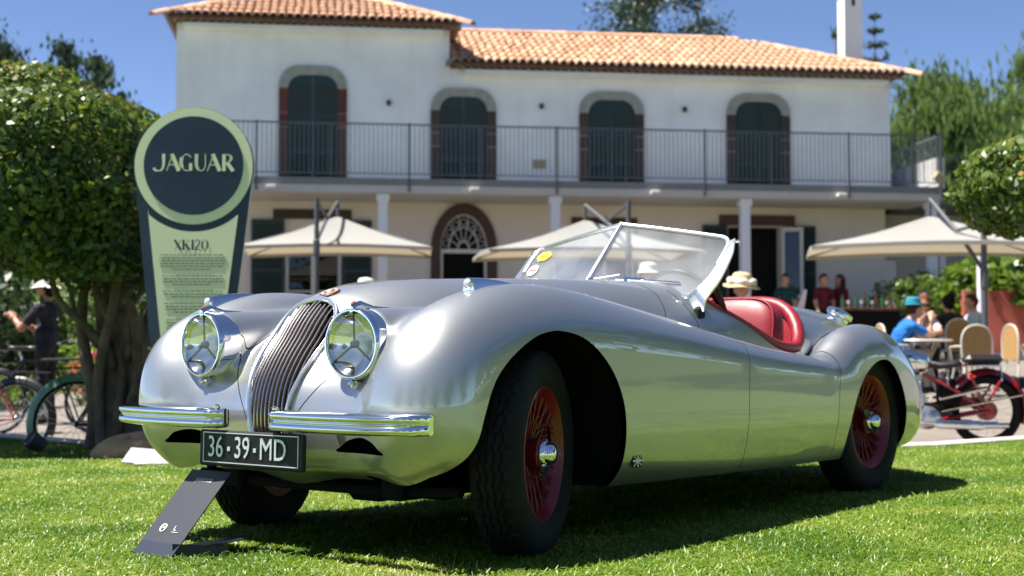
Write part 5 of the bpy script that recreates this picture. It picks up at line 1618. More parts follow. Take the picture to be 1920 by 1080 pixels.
# red garden wall + white pillars at the right
mat('terracotta_wall', (0.36, 0.085, 0.055), rough=0.85, noise=.12, nscale=3)
rw = MB().box((0, 0, .55), (5.0, .35, 1.3)).build('garden_wall', 'terracotta_wall', smooth=False); rw.location = (11.4, 27.5, gz_(27.5) + .12); tag(rw, 'low terracotta red garden wall with leafy plants spilling over it', 'wall')
rw.rotation_euler = (0, 0, R(-4))
rb = MB().box((0, 0, 1.7), (3.2, 3.0, 3.6)).build('garden_shed', 'terracotta_wall', smooth=False); rb.location = (10.9, 36.0, gz_(36) - .1); tag(rb, 'dark red walled outbuilding half hidden by leaves beyond the terrace', 'building')
cl = MB().box((0, 0, 1.5), (.16, .16, 3.0), bevel=.01).build('white_post', 'column_white', smooth=False); cl.location = (8.95, 26.6, gz_(26.6)); tag(cl, 'square white post in front of the leafy shrubs', 'post')
pl_ = MB().box((0, 0, .06), (9.0, .5, .14), bevel=.01).build('stone_step', 'kerb_stone', smooth=False); pl_.location = (11.5, 26.9, gz_(26.9) - .02); tag(pl_, 'pale stone step running along the foot of the red wall', 'step')
# ================================================================== MOTORCYCLE
mat('moto_red', (0.34, 0.012, 0.022), rough=0.25, coat=.8)
mat('alloy', (0.62, 0.62, 0.61), rough=0.28, metal=1.0)
mat('black_leather', (0.014, 0.014, 0.015), rough=0.42, bump=.15, bscale=80)
moto = empty('motorcycle', (4.289, 12.7, gz_(12.7)), R(180))
moto.location.z = -.20
tag(moto, 'vintage dark red motorcycle with chrome exhaust and black pillion pad at the kerb', 'motorcycle')
def spoked_wheel(parent, c, r, tyre_r, rim_mat, tyre_mat='rubber', name='wheel', spokes=18, hubr=.05):
    mW = basis(c, (0, 1, 0), (0, 0, 1)); w = MB()
    w.rev([(r - tyre_r * 1.3, -.016), (r - tyre_r * 1.9, -.012), (r - tyre_r * 1.9, .012), (r - tyre_r * 1.3, .016), (r - tyre_r * 1.5, 0), (r - tyre_r * 1.3, -.016)], 40, mW)
    w.rev([(.012, -.05), (hubr, -.04), (hubr, .04), (.012, .05)], 18, mW)
    wh = w.build(name, rim_mat, parent)
    MB().rev([(r - tyre_r + tyre_r * math.cos(a), tyre_r * 1.0 * math.sin(a)) for a in np.linspace(0, 2 * math.pi, 13)], 48, mW).build('tyre', tyre_mat, wh)
    sp_ = MB()
    for i in range(spokes):
        a = 2 * math.pi * i / spokes; b = a + (.5 if i % 2 else -.5); s_ = .03 if (i // 2) % 2 else -.03
        sp_.tube([mW @ Vector((hubr * math.cos(b), hubr * math.sin(b), s_)), mW @ Vector(((r - tyre_r * 1.8) * math.cos(a), (r - tyre_r * 1.8) * math.sin(a), 0))], .0016, 4, cap=False)
    o = sp_.build('spoke_set', rim_mat, wh); o['kind'] = 'stuff'
    return wh
spoked_wheel(moto, (0, 0, .33), .33, .045, 'iron_cream'); spoked_wheel(moto, (1.36, 0, .33), .33, .043, 'iron_cream')
def fender(parent, c, r, hw, a0, a1, m_, name='mudguard'):
    w = MB(); n = 22; vs = []
    for i in range(n):
        a = R(a0 + (a1 - a0) * i / (n - 1))
        for j in range(7):
            t = -1 + 2 * j / 6; rr = r - .06 * t * t
            vs.append((c[0] + rr * math.cos(a), c[1] + hw * t, c[2] + rr * math.sin(a)))
    w.add(vs, [(i * 7 + j, i * 7 + j + 1, (i + 1) * 7 + j + 1, (i + 1) * 7 + j) for i in range(n - 1) for j in range(6)])
    return w.build(name, m_, parent)
fender(moto, (0, 0, .33), .385, .075, 40, 200, 'moto_red'); fender(moto, (1.36, 0, .33), .385, .07, -20, 170, 'moto_red')
T_ = lambda pts, r_, m_, name, n=8, **k: MB().tube(pts, r_, n, **k).build(name, m_, moto)
MB().box((.03, 0, .79), (.34, .20, .095), bevel=.04).build('pillion_pad', 'black_leather', moto)
for s_ in (-.10, .10):
    T_([(.20, s_, .735), (-.10, s_, .735), (-.11, s_, .60)], .012, 'chrome', 'pad_rail'); T_([(.20, s_, .735), (.20, s_, .62)], .010, 'chrome', 'pad_stay')
    T_([(.17, s_, .66), (.04, s_, .36)], .013, 'moto_red', 'rear_stay'); T_([(-.10, s_, .60), (.04, s_, .36)], .013, 'moto_red', 'rear_stay')
    T_([(.56, s_ * .5, .66), (.25, s_, .48), (.06, s_, .34)], .016, 'moto_red', 'frame_tube'); T_([(.46, s_, .25), (.0, s_, .33)], .015, 'moto_red', 'frame_tube')
# saddle with springs
vs = []; 
w = MB()
for i, (x, hw, z) in enumerate(((.22, .02, .70), (.25, .12, .735), (.32, .13, .725), (.42, .08, .715), (.50, .04, .73), (.53, .015, .725))):
    vs += [(x, hw * math.cos(a), z + .035 * math.sin(a) + .02) for a in np.linspace(0, 2 * math.pi, 10, endpoint=False)]
w.add(vs, [(i * 10 + j, i * 10 + (j + 1) % 10, (i + 1) * 10 + (j + 1) % 10, (i + 1) * 10 + j) for i in range(5) for j in range(10)] + [list(range(10)), list(range(50, 60))[::-1]])
w.build('saddle', 'black_leather', moto, sharp=None)
for s_ in (-.09, .09): T_([(.37 + .018 * math.cos(t), s_ + .018 * math.sin(t), .56 + .0045 * t) for t in np.linspace(0, 30, 60)], .004, 'chrome', 'saddle_spring', 5)
T_([(.52, 0, .72), (.56, 0, .745), (.72, 0, .77), (.95, 0, .79), (1.04, 0, .76)], [.05, .10, .13, .12, .06], 'chrome', 'fuel_tank', 16, squash=.85)
# engine
MB().rev([(.0005, -.10), (.09, -.10), (.115, -.07), (.12, 0), (.115, .07), (.09, .10), (.0005, .10)], 28, basis((.55, 0, .28), (0, 1, 0))).build('crankcase', 'alloy', moto)
MB().rev([(.0005, .105), (.06, .105), (.075, .10), (.075, .13), (.05, .145), (.0005, .15)], 24, basis((.52, 0, .27), (0, 1, 0))).build('timing_cover', 'alloy', moto)
w = MB()
for i in range(9): w.box((.60 + i * .006, 0, .40 + i * .022), (.15 - (i % 2) * .03, .15 - (i % 2) * .03, .011))
w.build('cylinder_barrel', 'dark_metal', moto, smooth=False)
MB().box((.655, 0, .62), (.16, .13, .07), bevel=.02).build('rocker_box', 'alloy', moto)
for s_ in (-1, 1): T_([(.60, s_ * .085, .38), (.625, s_ * .085, .60)], .013, 'chrome', 'pushrod_tube')
MB().box((.40, 0, .27), (.20, .15, .14), bevel=.03).build('gearbox', 'dark_metal', moto)
MB().box((.36, 0, .50), (.15, .15, .24), bevel=.02).build('oil_tank', 'under_black', moto)
# chain case, exhaust, stays
w = MB(); w.prism([(.50, .345), (.47, .40), (.02, .46), (-.02, .43), (.02, .36), (.46, .325)], .085, .115, MX); w.build('chain_case', 'moto_red', moto, smooth=False)
w = MB(); w.prism([(.42, .20), (.42, .27), (.24, .25), (.22, .20)], .10, .13, MX); w.build('lower_guard', 'moto_red', moto, smooth=False)
for s_ in (-.14, .14):
    T_([(.70, s_ * .7, .58), (.78, s_, .45), (.74, s_, .28), (.60, s_, .225), (.52, s_, .22)], .018, 'chrome', 'exhaust_pipe')
    T_([(.52, s_, .22), (.48, s_, .218), (.10, s_, .20), (.06, s_, .20)], [.022, .042, .042, .03], 'chrome', 'silencer', 14)
    T_([(.06, s_, .20), (-.15, s_, .20)], .026, 'chrome', 'tail_pipe', 10)
    T_([(.44, s_ * .9, .33), (-.29, s_ * .9, .475)], .0095, 'chrome', 'mudguard_stay')
    T_([(.45, s_ * .8, .44), (.03, s_ * .8, .535)], .016, 'chrome', 'tyre_pump')
MB().rev([(.0005, -.06), (.085, -.06), (.09, 0), (.085, .06), (.0005, .06)], 24, basis((0, 0, .33), (0, 1, 0))).build('brake_drum', 'moto_red', moto)
for s_ in (-.07, .07): T_([(1.08, s_, .82), (1.36, s_, .33)], .022, 'moto_red', 'fork_leg')
T_([(1.0, -.34, .90), (1.06, -.18, .96), (1.06, .18, .96), (1.0, .34, .90)], .011, 'chrome', 'handlebar')
MB().rev([(.0005, -.10), (.05, -.09), (.085, -.02), (.09, .02), (.07, .035), (.0005, .045)], 20, basis((1.16, 0, .80), (1, 0, 0))).build('headlamp', 'chrome', moto)
MB().box((-.30, 0, .58), (.05, .16, .10), bevel=.01).build('rear_plate', 'under_black', moto)

# ================================================================== BICYCLES
mat('bike_green', (0.16, 0.30, 0.22), rough=0.35, coat=.3)
mat('bike_black', (0.015, 0.015, 0.016), rough=0.4)
mat('bike_red', (0.35, 0.02, 0.02), rough=0.4)
def bicycle(loc, rz, sc, frame_m, fender_m, label, rack=True):
    b = empty('bicycle', loc, rz); b.scale = (sc, sc, sc); tag(b, label, 'bicycle')
    t = lambda pts, r_, m_, name, n=7: MB().tube(pts, r_, n).build(name, m_, b)
    spoked_wheel(b, (0, 0, .34), .34, .02, 'alloy', spokes=28, hubr=.025); spoked_wheel(b, (1.06, 0, .34), .34, .02, 'alloy', spokes=28, hubr=.02)
    fender(b, (0, 0, .34), .385, .03, 20, 205, fender_m); fender(b, (1.06, 0, .34), .385, .03, 10, 150, fender_m)
    bb, st, hd = (.43, 0, .29), (.27, 0, .80), (.90, 0, .82)
    t([bb, st], .016, frame_m, 'seat_tube'); t([bb, (.92, 0, .70)], .018, frame_m, 'down_tube'); t([st, hd], .016, frame_m, 'top_tube')
    t([(.88, 0, .92), (.94, 0, .66), (1.00, 0, .50), (1.06, 0, .34)], .016, frame_m, 'fork')
    for s_ in (-.06, .06): t([bb, (0, s_, .34)], .010, frame_m, 'chain_stay'); t([st, (0, s_, .34)], .009, frame_m, 'seat_stay')
    t([st, (.24, 0, .90)], .013, 'alloy', 'seat_post')
    w = MB(); vs = []
    for x, hw, z in ((.12, .03, .93), (.14, .10, .945), (.22, .085, .935), (.32, .03, .94), (.41, .015, .935)): vs += [(x, hw * math.cos(a), z + .025 * math.sin(a)) for a in np.linspace(0, 2 * math.pi, 8, endpoint=False)]
    w.add(vs, [(i * 8 + j, i * 8 + (j + 1) % 8, (i + 1) * 8 + (j + 1) % 8, (i + 1) * 8 + j) for i in range(4) for j in range(8)] + [list(range(8)), list(range(32, 40))[::-1]]); w.build('saddle', 'black_leather', b, sharp=None)
    t([(.88, 0, .92), (.87, 0, 1.0)], .013, 'alloy', 'stem'); t([(.70, -.28, .98), (.84, -.2, 1.02), (.88, 0, 1.0), (.84, .2, 1.02), (.70, .28, .98)], .012, 'alloy', 'handlebar')
    for s_ in (-.27, .27): t([(.69, s_, .978), (.80, s_ * .85, 1.005)], .018, 'rubber', 'grip')
    MB().rev([(.06, -.004), (.095, -.004), (.095, .004), (.06, .004), (.06, -.004)], 28, basis((bb[0], .05, bb[2]), (0, 1, 0))).build('chain_ring', 'alloy', b)
    t([(.43, .07, .29), (.55, .08, .17)], .01, 'alloy', 'crank'); t([(.43, -.07, .29), (.31, -.08, .41)], .01, 'alloy', 'crank')
    for q in ((.55, .12, .17), (.31, -.12, .41)): MB().box(q, (.09, .08, .025)).build('pedal', 'bike_black', b, smooth=False)
    t([(0, .05, .36), (.40, .06, .37)], .004, 'dark_metal', 'chain'); t([(0, .05, .32), (.40, .06, .20)], .004, 'dark_metal', 'chain')
    if rack:
        r_ = MB(); 
        for s_ in (-.07, 0, .07): r_.tube([(-.28, s_, .76), (.22, s_, .77)], .006, 5)
        for x in (-.28, 0, .22): r_.tube([(x, -.07, .76), (x, .07, .76)], .006, 5)
        rk = r_.build('luggage_rack', 'bike_black', b)
        for s_ in (-.075, .075): MB().tube([(-.15, s_, .76), (0, s_, .34)], .006, 5).build('rack_stay', 'bike_black', rk)
    return b
bicycle((-3.294, 10.65, -.345 + .12), R(4), 1.0, 'bike_black', 'bike_green', 'bicycle with a pale green mudguard behind the twisted tree trunk')
bicycle((-5.15, 14.0, -.165), R(6), .92, 'bike_black', 'bike_black', 'black bicycle with a luggage rack standing left of the green mudguard bicycle')
bicycle((-4.30, 12.2, -.24), R(172), .95, 'bike_red', 'bike_black', 'red framed bicycle parked between the two other bicycles')
# ================================================================== PARKED CAR FAR LEFT
pcar = empty('parked_car', (-9.0, 27.5, gz_(27.5)), R(200)); tag(pcar, 'white modern car parked far off behind the person taking a photo', 'car')
mat('car_white', (0.74, 0.75, 0.77), rough=0.3, coat=1); 
prof = cr([(-2.0, .35), (-2.05, .60), (-1.95, .85), (-1.55, 1.0), (-1.2, 1.38), (-.6, 1.46), (.3, 1.42), (.9, 1.02), (1.7, .88), (2.02, .70), (2.05, .40), (1.9, .28), (-1.9, .28)], 4, closed=True)
def car_section(ks):
    vs = []; n = len(prof)
    for y, s_ in ks:
        for x, z in prof: vs.append((x * (1 - .03 * (1 - s_)), y * (1 - .18 * max(0, z - .9) / .55), .28 + (z - .28) * (1 - .06 * (1 - s_))))
    k = len(ks); fs = [(i * n + j, i * n + (j + 1) % n, (i + 1) * n + (j + 1) % n, (i + 1) * n + j) for i in range(k - 1) for j in range(n)]
    fs += [list(range(n))[::-1], [(k - 1) * n + j for j in range(n)]]
    return vs, fs
vs, fs = car_section([(-.85, 0), (-.78, 1), (.78, 1), (.85, 0)]); MB().add(vs, fs).build('body', 'car_white', pcar, sharp=40)
for s_ in (-1, 1):
    w = MB(); w.prism([(-1.38, 1.02), (-1.12, 1.32), (-.6, 1.38), (.25, 1.34), (.75, 1.03)], .70 if s_ > 0 else -.805, .805 if s_ > 0 else -.70, Matrix.Rotation(R(90), 4, 'X')); w.build('side_window', 'under_black', pcar, smooth=False)
    for x in (-1.25, 1.25):
        wh = MB().rev([(.0005, .0), (.2, .0), (.31, .01), (.33, .05), (.33, .17), (.31, .2), (.0005, .2)], 24, basis((x, s_ * .70, .32), (0, s_, 0))).build('wheel', 'rubber', pcar)
        MB().rev([(.0005, .205), (.12, .21), (.2, .202)], 20, basis((x, s_ * .70, .32), (0, s_, 0))).build('hub_cap', 'alloy', wh)
    MB().box((1.93, s_ * .55, .70), (.16, .34, .14), bevel=.04).build('headlight', 'glass_clear', pcar)
MB().box((.60, 0, 1.20), (.5, 1.15, .02), tilt=Matrix.Rotation(R(32), 4, 'Y')).build('windscreen', 'under_black', pcar, smooth=False)
# ================================================================== PLANTS
leaf_mat('leaf_topiary', (0.030, 0.075, 0.012), (0.15, 0.215, 0.03), trans=.28, rough=.42, tip=(.36, .26, .06))
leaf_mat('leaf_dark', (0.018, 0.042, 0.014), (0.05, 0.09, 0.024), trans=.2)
leaf_mat('leaf_willow', (0.075, 0.14, 0.028), (0.16, 0.23, 0.06), trans=.4)
leaf_mat('leaf_bright', (0.06, 0.135, 0.015), (0.16, 0.24, 0.03), trans=.45, rough=.35)
leaf_mat('leaf_conifer', (0.022, 0.05, 0.022), (0.055, 0.085, 0.03), trans=.15)
leaf_mat('petal_red', (0.35, 0.05, 0.05), (0.55, 0.20, 0.10), trans=.3)
mat('bark', (0.19, 0.145, 0.11), rough=0.9, color2=(0.075, 0.056, 0.043), nscale=9, bump=.9, bscale=22)
def leaf_cloud(name, P, Nrm, size, material, parent, spread=.9, droop=0.0, aspect=.5, up=None, grad=None):
    """P (n,3) leaf bases, Nrm (n,3) rough facing; folded diamond leaves"""
    n = len(P)
    d = Nrm + rng.normal(0, spread, (n, 3)); d[:, 2] -= droop; d /= np.linalg.norm(d, axis=1)[:, None] + 1e-9
    t = np.cross(d, rng.normal(0, 1, (n, 3))); t /= np.linalg.norm(t, axis=1)[:, None] + 1e-9
    if up is not None: t = t * .35 + np.array(up); t /= np.linalg.norm(t, axis=1)[:, None]
    b = np.cross(d, t); b /= np.linalg.norm(b, axis=1)[:, None] + 1e-9
    s = size * np.clip(rng.lognormal(-.05, .28, n), .45, 1.6)[:, None]
    base = P - t * s * .5; tip = P + t * s * .5
    fold = d * s * .10
    l = P + b * s * aspect * .5 + fold; r = P - b * s * aspect * .5 + fold
    co = np.stack([base, l, tip, r], 1).reshape(-1, 3)
    q = np.arange(4 * n).reshape(n, 4)
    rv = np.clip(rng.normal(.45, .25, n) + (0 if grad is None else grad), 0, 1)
    me = fast_mesh(name, co, q, np.repeat(rv, 4), material)
    o = bpy.data.objects.new(name, me); COL.objects.link(o); o.parent = parent
    return o
def dome_points(n, c, rad, zlo, p=2.4, shell=.22, bump=.05):
    """points in the outer shell of a clipped dome (superellipsoid), zlo = lowest relative z"""
    out = []; nr = []
    while sum(map(len, out)) < n:
        v = rng.normal(0, 1, (n, 3)); v /= np.linalg.norm(v, axis=1)[:, None]
        k = (np.abs(v) ** p).sum(1) ** (-1 / p)
        q = v * k[:, None]
        lump = 1 + bump * (np.sin(q[:, 0] * 9 + 1) * np.sin(q[:, 1] * 8) + np.sin(q[:, 2] * 11 + 2) * .6) + rng.normal(0, .012, n)
        depth = 1 - shell * rng.random(n) ** 2.0
        pt = q * (lump * depth)[:, None] * np.array(rad)
        ok = pt[:, 2] > zlo
        out.append(pt[ok]); nr.append(v[ok])
    P = np.concatenate(out)[:n]; N_ = np.concatenate(nr)[:n]
    return P + np.array(c), N_
# ---- topiary tree left
def wav(p0, p1, amp, k, ph):
    p0, p1 = np.array(p0), np.array(p1); out = []
    for t in np.linspace(0, 1, k):
        q = p0 + (p1 - p0) * t; e = math.sin(math.pi * t)
        q = q + np.array([amp * math.sin(5 * t + ph), amp * math.cos(4 * t + ph * 1.7), 0]) * (e + .15 * t); out.append(tuple(q))
    return out
tree = empty('topiary_tree', (-2.71, 9.62, 0)); tag(tree, 'broad clipped dome tree with a twisted multi stemmed trunk beside the sign', 'tree')
w = MB()
w.tube(cr([(.0, 0, -.05), (.02, 0, .12), (.0, .03, .45), (-.05, .05, .9), (-.15, .1, 1.4)], 4), lambda t: .19 - .10 * t, 14)
trunk = w.build('trunk', 'bark', tree, sharp=None)
stems = [((.08, -.12, -.03), (.16, -.10, 1.55), .05), ((-.14, -.1, -.03), (-.18, .0, 1.5), .045), ((.15, 0, -.03), (.28, .1, 1.5), .045), ((-.05, -.16, .0), (.02, -.2, 1.6), .035), ((-.1, .1, 0), (-.34, .25, 1.55), .04), ((.05, -.17, .1), (-.12, -.14, 1.5), .03),
         ((.0, -.12, .55), (-.42, -.25, 1.35), .028), ((.1, -.1, .6), (.34, -.25, 1.4), .024), ((-.1, -.1, .7), (-.55, -.15, 1.4), .018), ((.12, -.18, .2), (.25, -.22, 1.0), .02)]
for i, (a, b, r_) in enumerate(stems):
    MB().tube(cr(wav(a, b, .075, 8, i * 1.3), 3), (lambda r0: (lambda t: r0 * (1.25 - .65 * t)))(r_), 8).build('stem', 'bark', trunk, sharp=None)
P, N_ = dome_points(60000, (-3.72, 9.75, 1.70), (1.38, 1.30, .93), -.56, shell=.26)
# lift leaves on the trunk side so that the underside rises a little
gr = np.clip((P[:, 2] - 2.1) * .25, -.15, .25)  # leaf colour paler towards the lit top, darker on the lower side
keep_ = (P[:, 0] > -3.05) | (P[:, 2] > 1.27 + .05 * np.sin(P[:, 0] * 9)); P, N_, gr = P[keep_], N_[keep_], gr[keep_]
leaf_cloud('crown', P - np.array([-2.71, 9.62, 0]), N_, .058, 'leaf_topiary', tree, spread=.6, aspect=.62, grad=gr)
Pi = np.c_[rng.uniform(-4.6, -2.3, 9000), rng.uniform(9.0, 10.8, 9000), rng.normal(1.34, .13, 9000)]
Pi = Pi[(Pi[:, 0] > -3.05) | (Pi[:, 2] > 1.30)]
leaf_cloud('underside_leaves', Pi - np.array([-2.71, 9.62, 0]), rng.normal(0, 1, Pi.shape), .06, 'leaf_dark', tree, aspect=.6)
for i in range(26):
    a = rng.uniform(0, 6.28); r0 = rng.uniform(.2, .9)
    p0 = (-1.0 + .3 * math.cos(a), .12 + .3 * math.sin(a), 1.25 + rng.uniform(0, .3)); p1 = (-1.0 + 1.25 * math.cos(a) * r0 * 1.2, .12 + 1.2 * math.sin(a) * r0 * 1.2, 1.1 + rng.uniform(-.1, .9))
    MB().tube(cr(wav(p0, p1, .06, 5, i), 3), lambda t: .014 * (1.2 - t), 5).build('twig', 'bark', trunk, sharp=None)
# shaded hanging stems seen under the crown at the left
# ---- topiary tree right
treeR = empty('topiary_tree', (4.25, 10.4, 0)); tag(treeR, 'clipped round topiary tree at the lawn edge by the red motorcycle', 'tree')
MB().tube([(0, 0, -.05), (.03, 0, .6), (-.02, .03, 1.2), (0, 0, 1.6)], [.09, .07, .065, .05], 10).build('trunk', 'bark', treeR, sharp=None)
P, N_ = dome_points(20000, (4.28, 10.3, 1.88), (.94, .92, .42), -.33, shell=.28)
leaf_cloud('crown', P - np.array([4.25, 10.4, 0]), N_, .060, 'leaf_topiary', treeR, spread=.75, aspect=.62, grad=np.clip((P[:, 2] - 1.9) * .4, -.15, .25))  # grad paints the upper leaves paler, as if lit from above

# ---- free-growing trees
def blob_points(n, blobs, shell=.5):
    out = []; nr = []
    wts = np.array([b[1][0] * b[1][1] * b[1][2] for b in blobs]) ** .7; wts /= wts.sum()
    for (c, r), w_ in zip(blobs, wts):
        k = max(8, int(n * w_)); v = rng.normal(0, 1, (k, 3)); v /= np.linalg.norm(v, axis=1)[:, None]
        d = np.abs(rng.normal(0, .52, k)) + .18 * rng.random(k)
        out.append(v * d[:, None] * np.array(r) * 1.15 + np.array(c)); nr.append(v)
    return np.concatenate(out), np.concatenate(nr)
def tree_free(name, loc, height, width, label, material, n, leaf, blobs=9, trunk_r=.2, group=None, crown_lo=.3, droop=0, aspect=.45, seed=0, up=None, br=.30):
    rs = np.random.default_rng(seed)
    t = empty(name, loc); tag(t, label, 'tree', group)
    MB().tube(cr([(0, 0, -.3), (rs.uniform(-.1, .1) * width, rs.uniform(-.1, .1) * width, height * .45), (rs.uniform(-.1, .1) * width, 0, height * .95)], 5), lambda u: trunk_r * (1.1 - .95 * u), 8).build('trunk', 'bark', t, sharp=None)
    bl = []
    for i in range(blobs):
        z = height * (crown_lo + (1 - crown_lo) * (i + .5) / blobs); k = math.sin(math.pi * min(1, max(.12, (z / height - crown_lo) / (1 - crown_lo) * .85 + .12)))
        a = i * 2.4 + rs.uniform(0, 1); rad = width * .5 * k * rs.uniform(.35, .75)
        c = (rad * math.cos(a), rad * math.sin(a), z); r_ = width * br * rs.uniform(.7, 1.15) * (.5 + .5 * k)
        bl.append((c, (r_, r_, r_ * .7)))
        MB().tube(cr([(0, 0, z * .72), (c[0] * .5, c[1] * .5, z * .9), c], 3), lambda u: trunk_r * .35 * (1.1 - u), 5).build('limb', 'bark', t, sharp=None)
    P, N_ = blob_points(n, bl)
    leaf_cloud('crown', P, N_, leaf, material, t, droop=droop, aspect=aspect, up=up)
    return t
# behind the house: upswept branches with ragged tufts
def upswept(loc, h, w_, label, n, seed):
    rs = np.random.default_rng(seed); t = empty('gum_tree', loc); tag(t, label, 'tree')
    MB().tube([(0, 0, -.3), (.1, 0, h * .5), (-.1, 0, h)], lambda u: .26 * (1.08 - u), 8).build('trunk', 'bark', t, sharp=None)
    Ps = []
    for i in range(34):
        z0 = h * rs.uniform(.40, .92); a = rs.uniform(0, 6.28); L = w_ * .5 * rs.uniform(.45, 1.0) * (1.25 - z0 / h * .7)
        p1 = np.array([L * math.cos(a), L * math.sin(a), z0 + L * rs.uniform(.35, .8)]); p0 = np.array([0, 0, z0]); pm_ = (p0 + p1) / 2 + np.array([0, 0, -.12 * L])
        MB().tube(cr([p0, pm_, p1], 3), lambda u: .06 * (1.15 - u), 5).build('limb', 'bark', t, sharp=None)
        for q in range(9):
            f = rs.uniform(.3, 1.05); c = p0 + (p1 - p0) * f + rs.normal(0, .16, 3); Ps.append(c + rs.normal(0, 1, (n // 300, 3)) * np.array([.26, .26, .2]) * rs.uniform(.6, 1.3))
    P = np.concatenate(Ps)
    leaf_cloud('crown', P, rng.normal(0, 1, P.shape), .17, 'leaf_conifer', t, aspect=.4)
upswept((4.5, 50, 1), 13.6, 4.6, 'dark open crowned tree rising behind the tiled ridge', 9000, 3)
upswept((6.9, 51, 1), 13.8, 4.6, 'dark open crowned tree behind the ridge, right of its twin', 9000, 8)
def norfolk(loc, h, label):
    t = empty('norfolk_pine', loc); tag(t, label, 'tree')
    MB().tube([(0, 0, 0), (0, 0, h)], lambda u: .16 * (1.05 - u), 6).build('trunk', 'bark', t)
    Ps = []
    for k in range(15):
        z = h * (.35 + .65 * k / 14); L = (1 - k / 14.5) * h * .16 + .12
        for a in np.arange(0, 6.28, 1.05) + k * .5:
            for s_ in np.linspace(.15, 1, 14): Ps.append((L * s_ * math.cos(a), L * s_ * math.sin(a), z + .18 * L * s_ * s_))
    P = np.repeat(np.array(Ps), 3, 0) + rng.normal(0, .05, (len(Ps) * 3, 3))
    leaf_cloud('crown', P, np.tile([0, 0, 1.], (len(P), 1)), .16, 'leaf_conifer', t, aspect=.35)
norfolk((15.7, 60, 1.5), 13.6, 'pointed tiered conifer standing right of the white chimney')
tree_free('gum_tree', (14.2, 61, 1.5), 13.6, 3.0, 'small dark tree top peeping out left of the chimney', 'leaf_conifer', 1500, .25, blobs=8, seed=5)
# willows at the right
for i, (x, y, h, wd, lb) in enumerate(((13.7, 46, 8.7, 6.2, 'feathery willow beside the villa corner'), (17.4, 46, 9.8, 5.4, 'tallest feathery willow with pale upright tips'), (20.4, 42, 8.6, 6.0, 'feathery willow above the clipped topiary'), (15.4, 40, 6.6, 5.4, 'low feathery willow behind the balcony railing end'), (18.2, 38, 6.2, 5.6, 'low feathery willow over the terrace shrubs'), (23.5, 46, 9.4, 6.5, 'feathery willow beneath the dark trees'), (16.0, 50, 9.2, 6.5, 'feathery willow filling the gap behind its neighbours'))):
    tree_free('willow_tree', (x, y, gz_(y) - .2), h, wd, lb, 'leaf_willow', 21000, .36, blobs=24, trunk_r=.16, crown_lo=.06, droop=.3, aspect=.27, seed=20 + i, up=(0, 0, -1.0), br=.30)
for i, (x, y, h, wd, lb) in enumerate(((28, 78, 12.0, 9, 'dark dense tree on the rise above the willows'), (34, 80, 12.5, 10, 'broad dark tree on the rise at the far right'), (23.5, 84, 11.0, 9, 'dark tree on the rise beside the conifer'), (39, 78, 13.5, 10, 'tallest dark tree on the rise'))):
    tree_free('dark_tree', (x, y, gz_(y) - .3), h, wd, lb, 'leaf_dark', 8000, .42, blobs=16, trunk_r=.25, crown_lo=.08, seed=40 + i, br=.28)
# overhanging branch, top right corner
br_ = tree_free('pine_tree', (10.2, 24.5, gz_(24.5)), 9.2, 4.6, 'tall pine whose dark branch hangs into the sky above the topiary', 'leaf_conifer', 2600, .2, blobs=9, trunk_r=.16, crown_lo=.72, seed=61, br=.2)
# conifers far left
for i, (x, y, h, wd, lb) in enumerate(((-13.6, 36, 8.5, 4.0, 'dark feathery conifer topping the dome tree'), (-11.9, 37, 8.3, 3.6, 'dark conifer with two blunt tips behind the dome tree'), (-10.7, 36, 7.7, 2.8, 'small dark conifer at the end of the row behind the dome tree'), (-15.6, 35, 8.4, 3.2, 'tall dark conifer at the start of the row behind the dome tree'))):
    tree_free('conifer', (x, y, gz_(y) - .2), h, wd, lb, 'leaf_conifer', 11000, .2, blobs=26, trunk_r=.15, crown_lo=.15, seed=70 + i, br=.24, up=(0, 0, .7))
# shrubs under the dome at the left, beyond the path
def shrub(loc, r_, label, material, n, leaf, name='shrub', group=None, cat='shrub', **k):
    s_ = empty(name, loc); tag(s_, label, cat, group)
    for q in range(5):
        a = q * 1.26; MB().tube([(0, 0, -.05), (r_[0] * .3 * math.cos(a), r_[1] * .3 * math.sin(a), r_[2] * .6), (r_[0] * .6 * math.cos(a), r_[1] * .6 * math.sin(a), r_[2] * 1.3)], lambda u: .02 * (1.2 - u), 5).build('stem', 'bark', s_)
    P, N_ = dome_points(n, (0, 0, r_[2] * .75), r_, -r_[2] * .75, p=2, shell=.6, bump=.12)
    leaf_cloud('foliage', P, N_, leaf, material, s_, **k)
    return s_
for i, (x, y, rr, mt, lb) in enumerate((( -8.2, 21, (1.3, 1.0, 1.15), 'leaf_dark', 'dark green shrub at the edge of the drive'), (-6.9, 22, (1.2, .9, .95), 'leaf_willow', 'olive shrub left of the person with the hat'), (-9.5, 24, (1.6, 1.2, 1.7), 'leaf_dark', 'tall dark shrub beyond the drive'), (-7.6, 26.5, (1.8, 1.2, 2.0), 'leaf_dark', 'tall dark shrub behind the parked car'), (-5.9, 20, (.7, .5, .42), 'leaf_bright', 'low bright green clump beside the drive'))):
    shrub((x, y, gz_(y)), rr, lb, mt, 3800, .14)
fl_ = shrub((-4.75, 17.5, gz_(17.5)), (.8, .5, .42), 'low bush of red and orange flowers behind the bicycles', 'leaf_bright', 2200, .09, 'flower_bush', cat='flowers')
P, N_ = dome_points(700, (0, 0, .33), (.82, .52, .44), -.2, p=2, shell=.2); leaf_cloud('petals', P, N_, .07, 'petal_red', fl_, aspect=.8)
vs_ = shrub((-6.6, 17.0, gz_(17)), (1.1, .6, .25), 'bright low ground cover beside the drive', 'leaf_bright', 2600, .1)
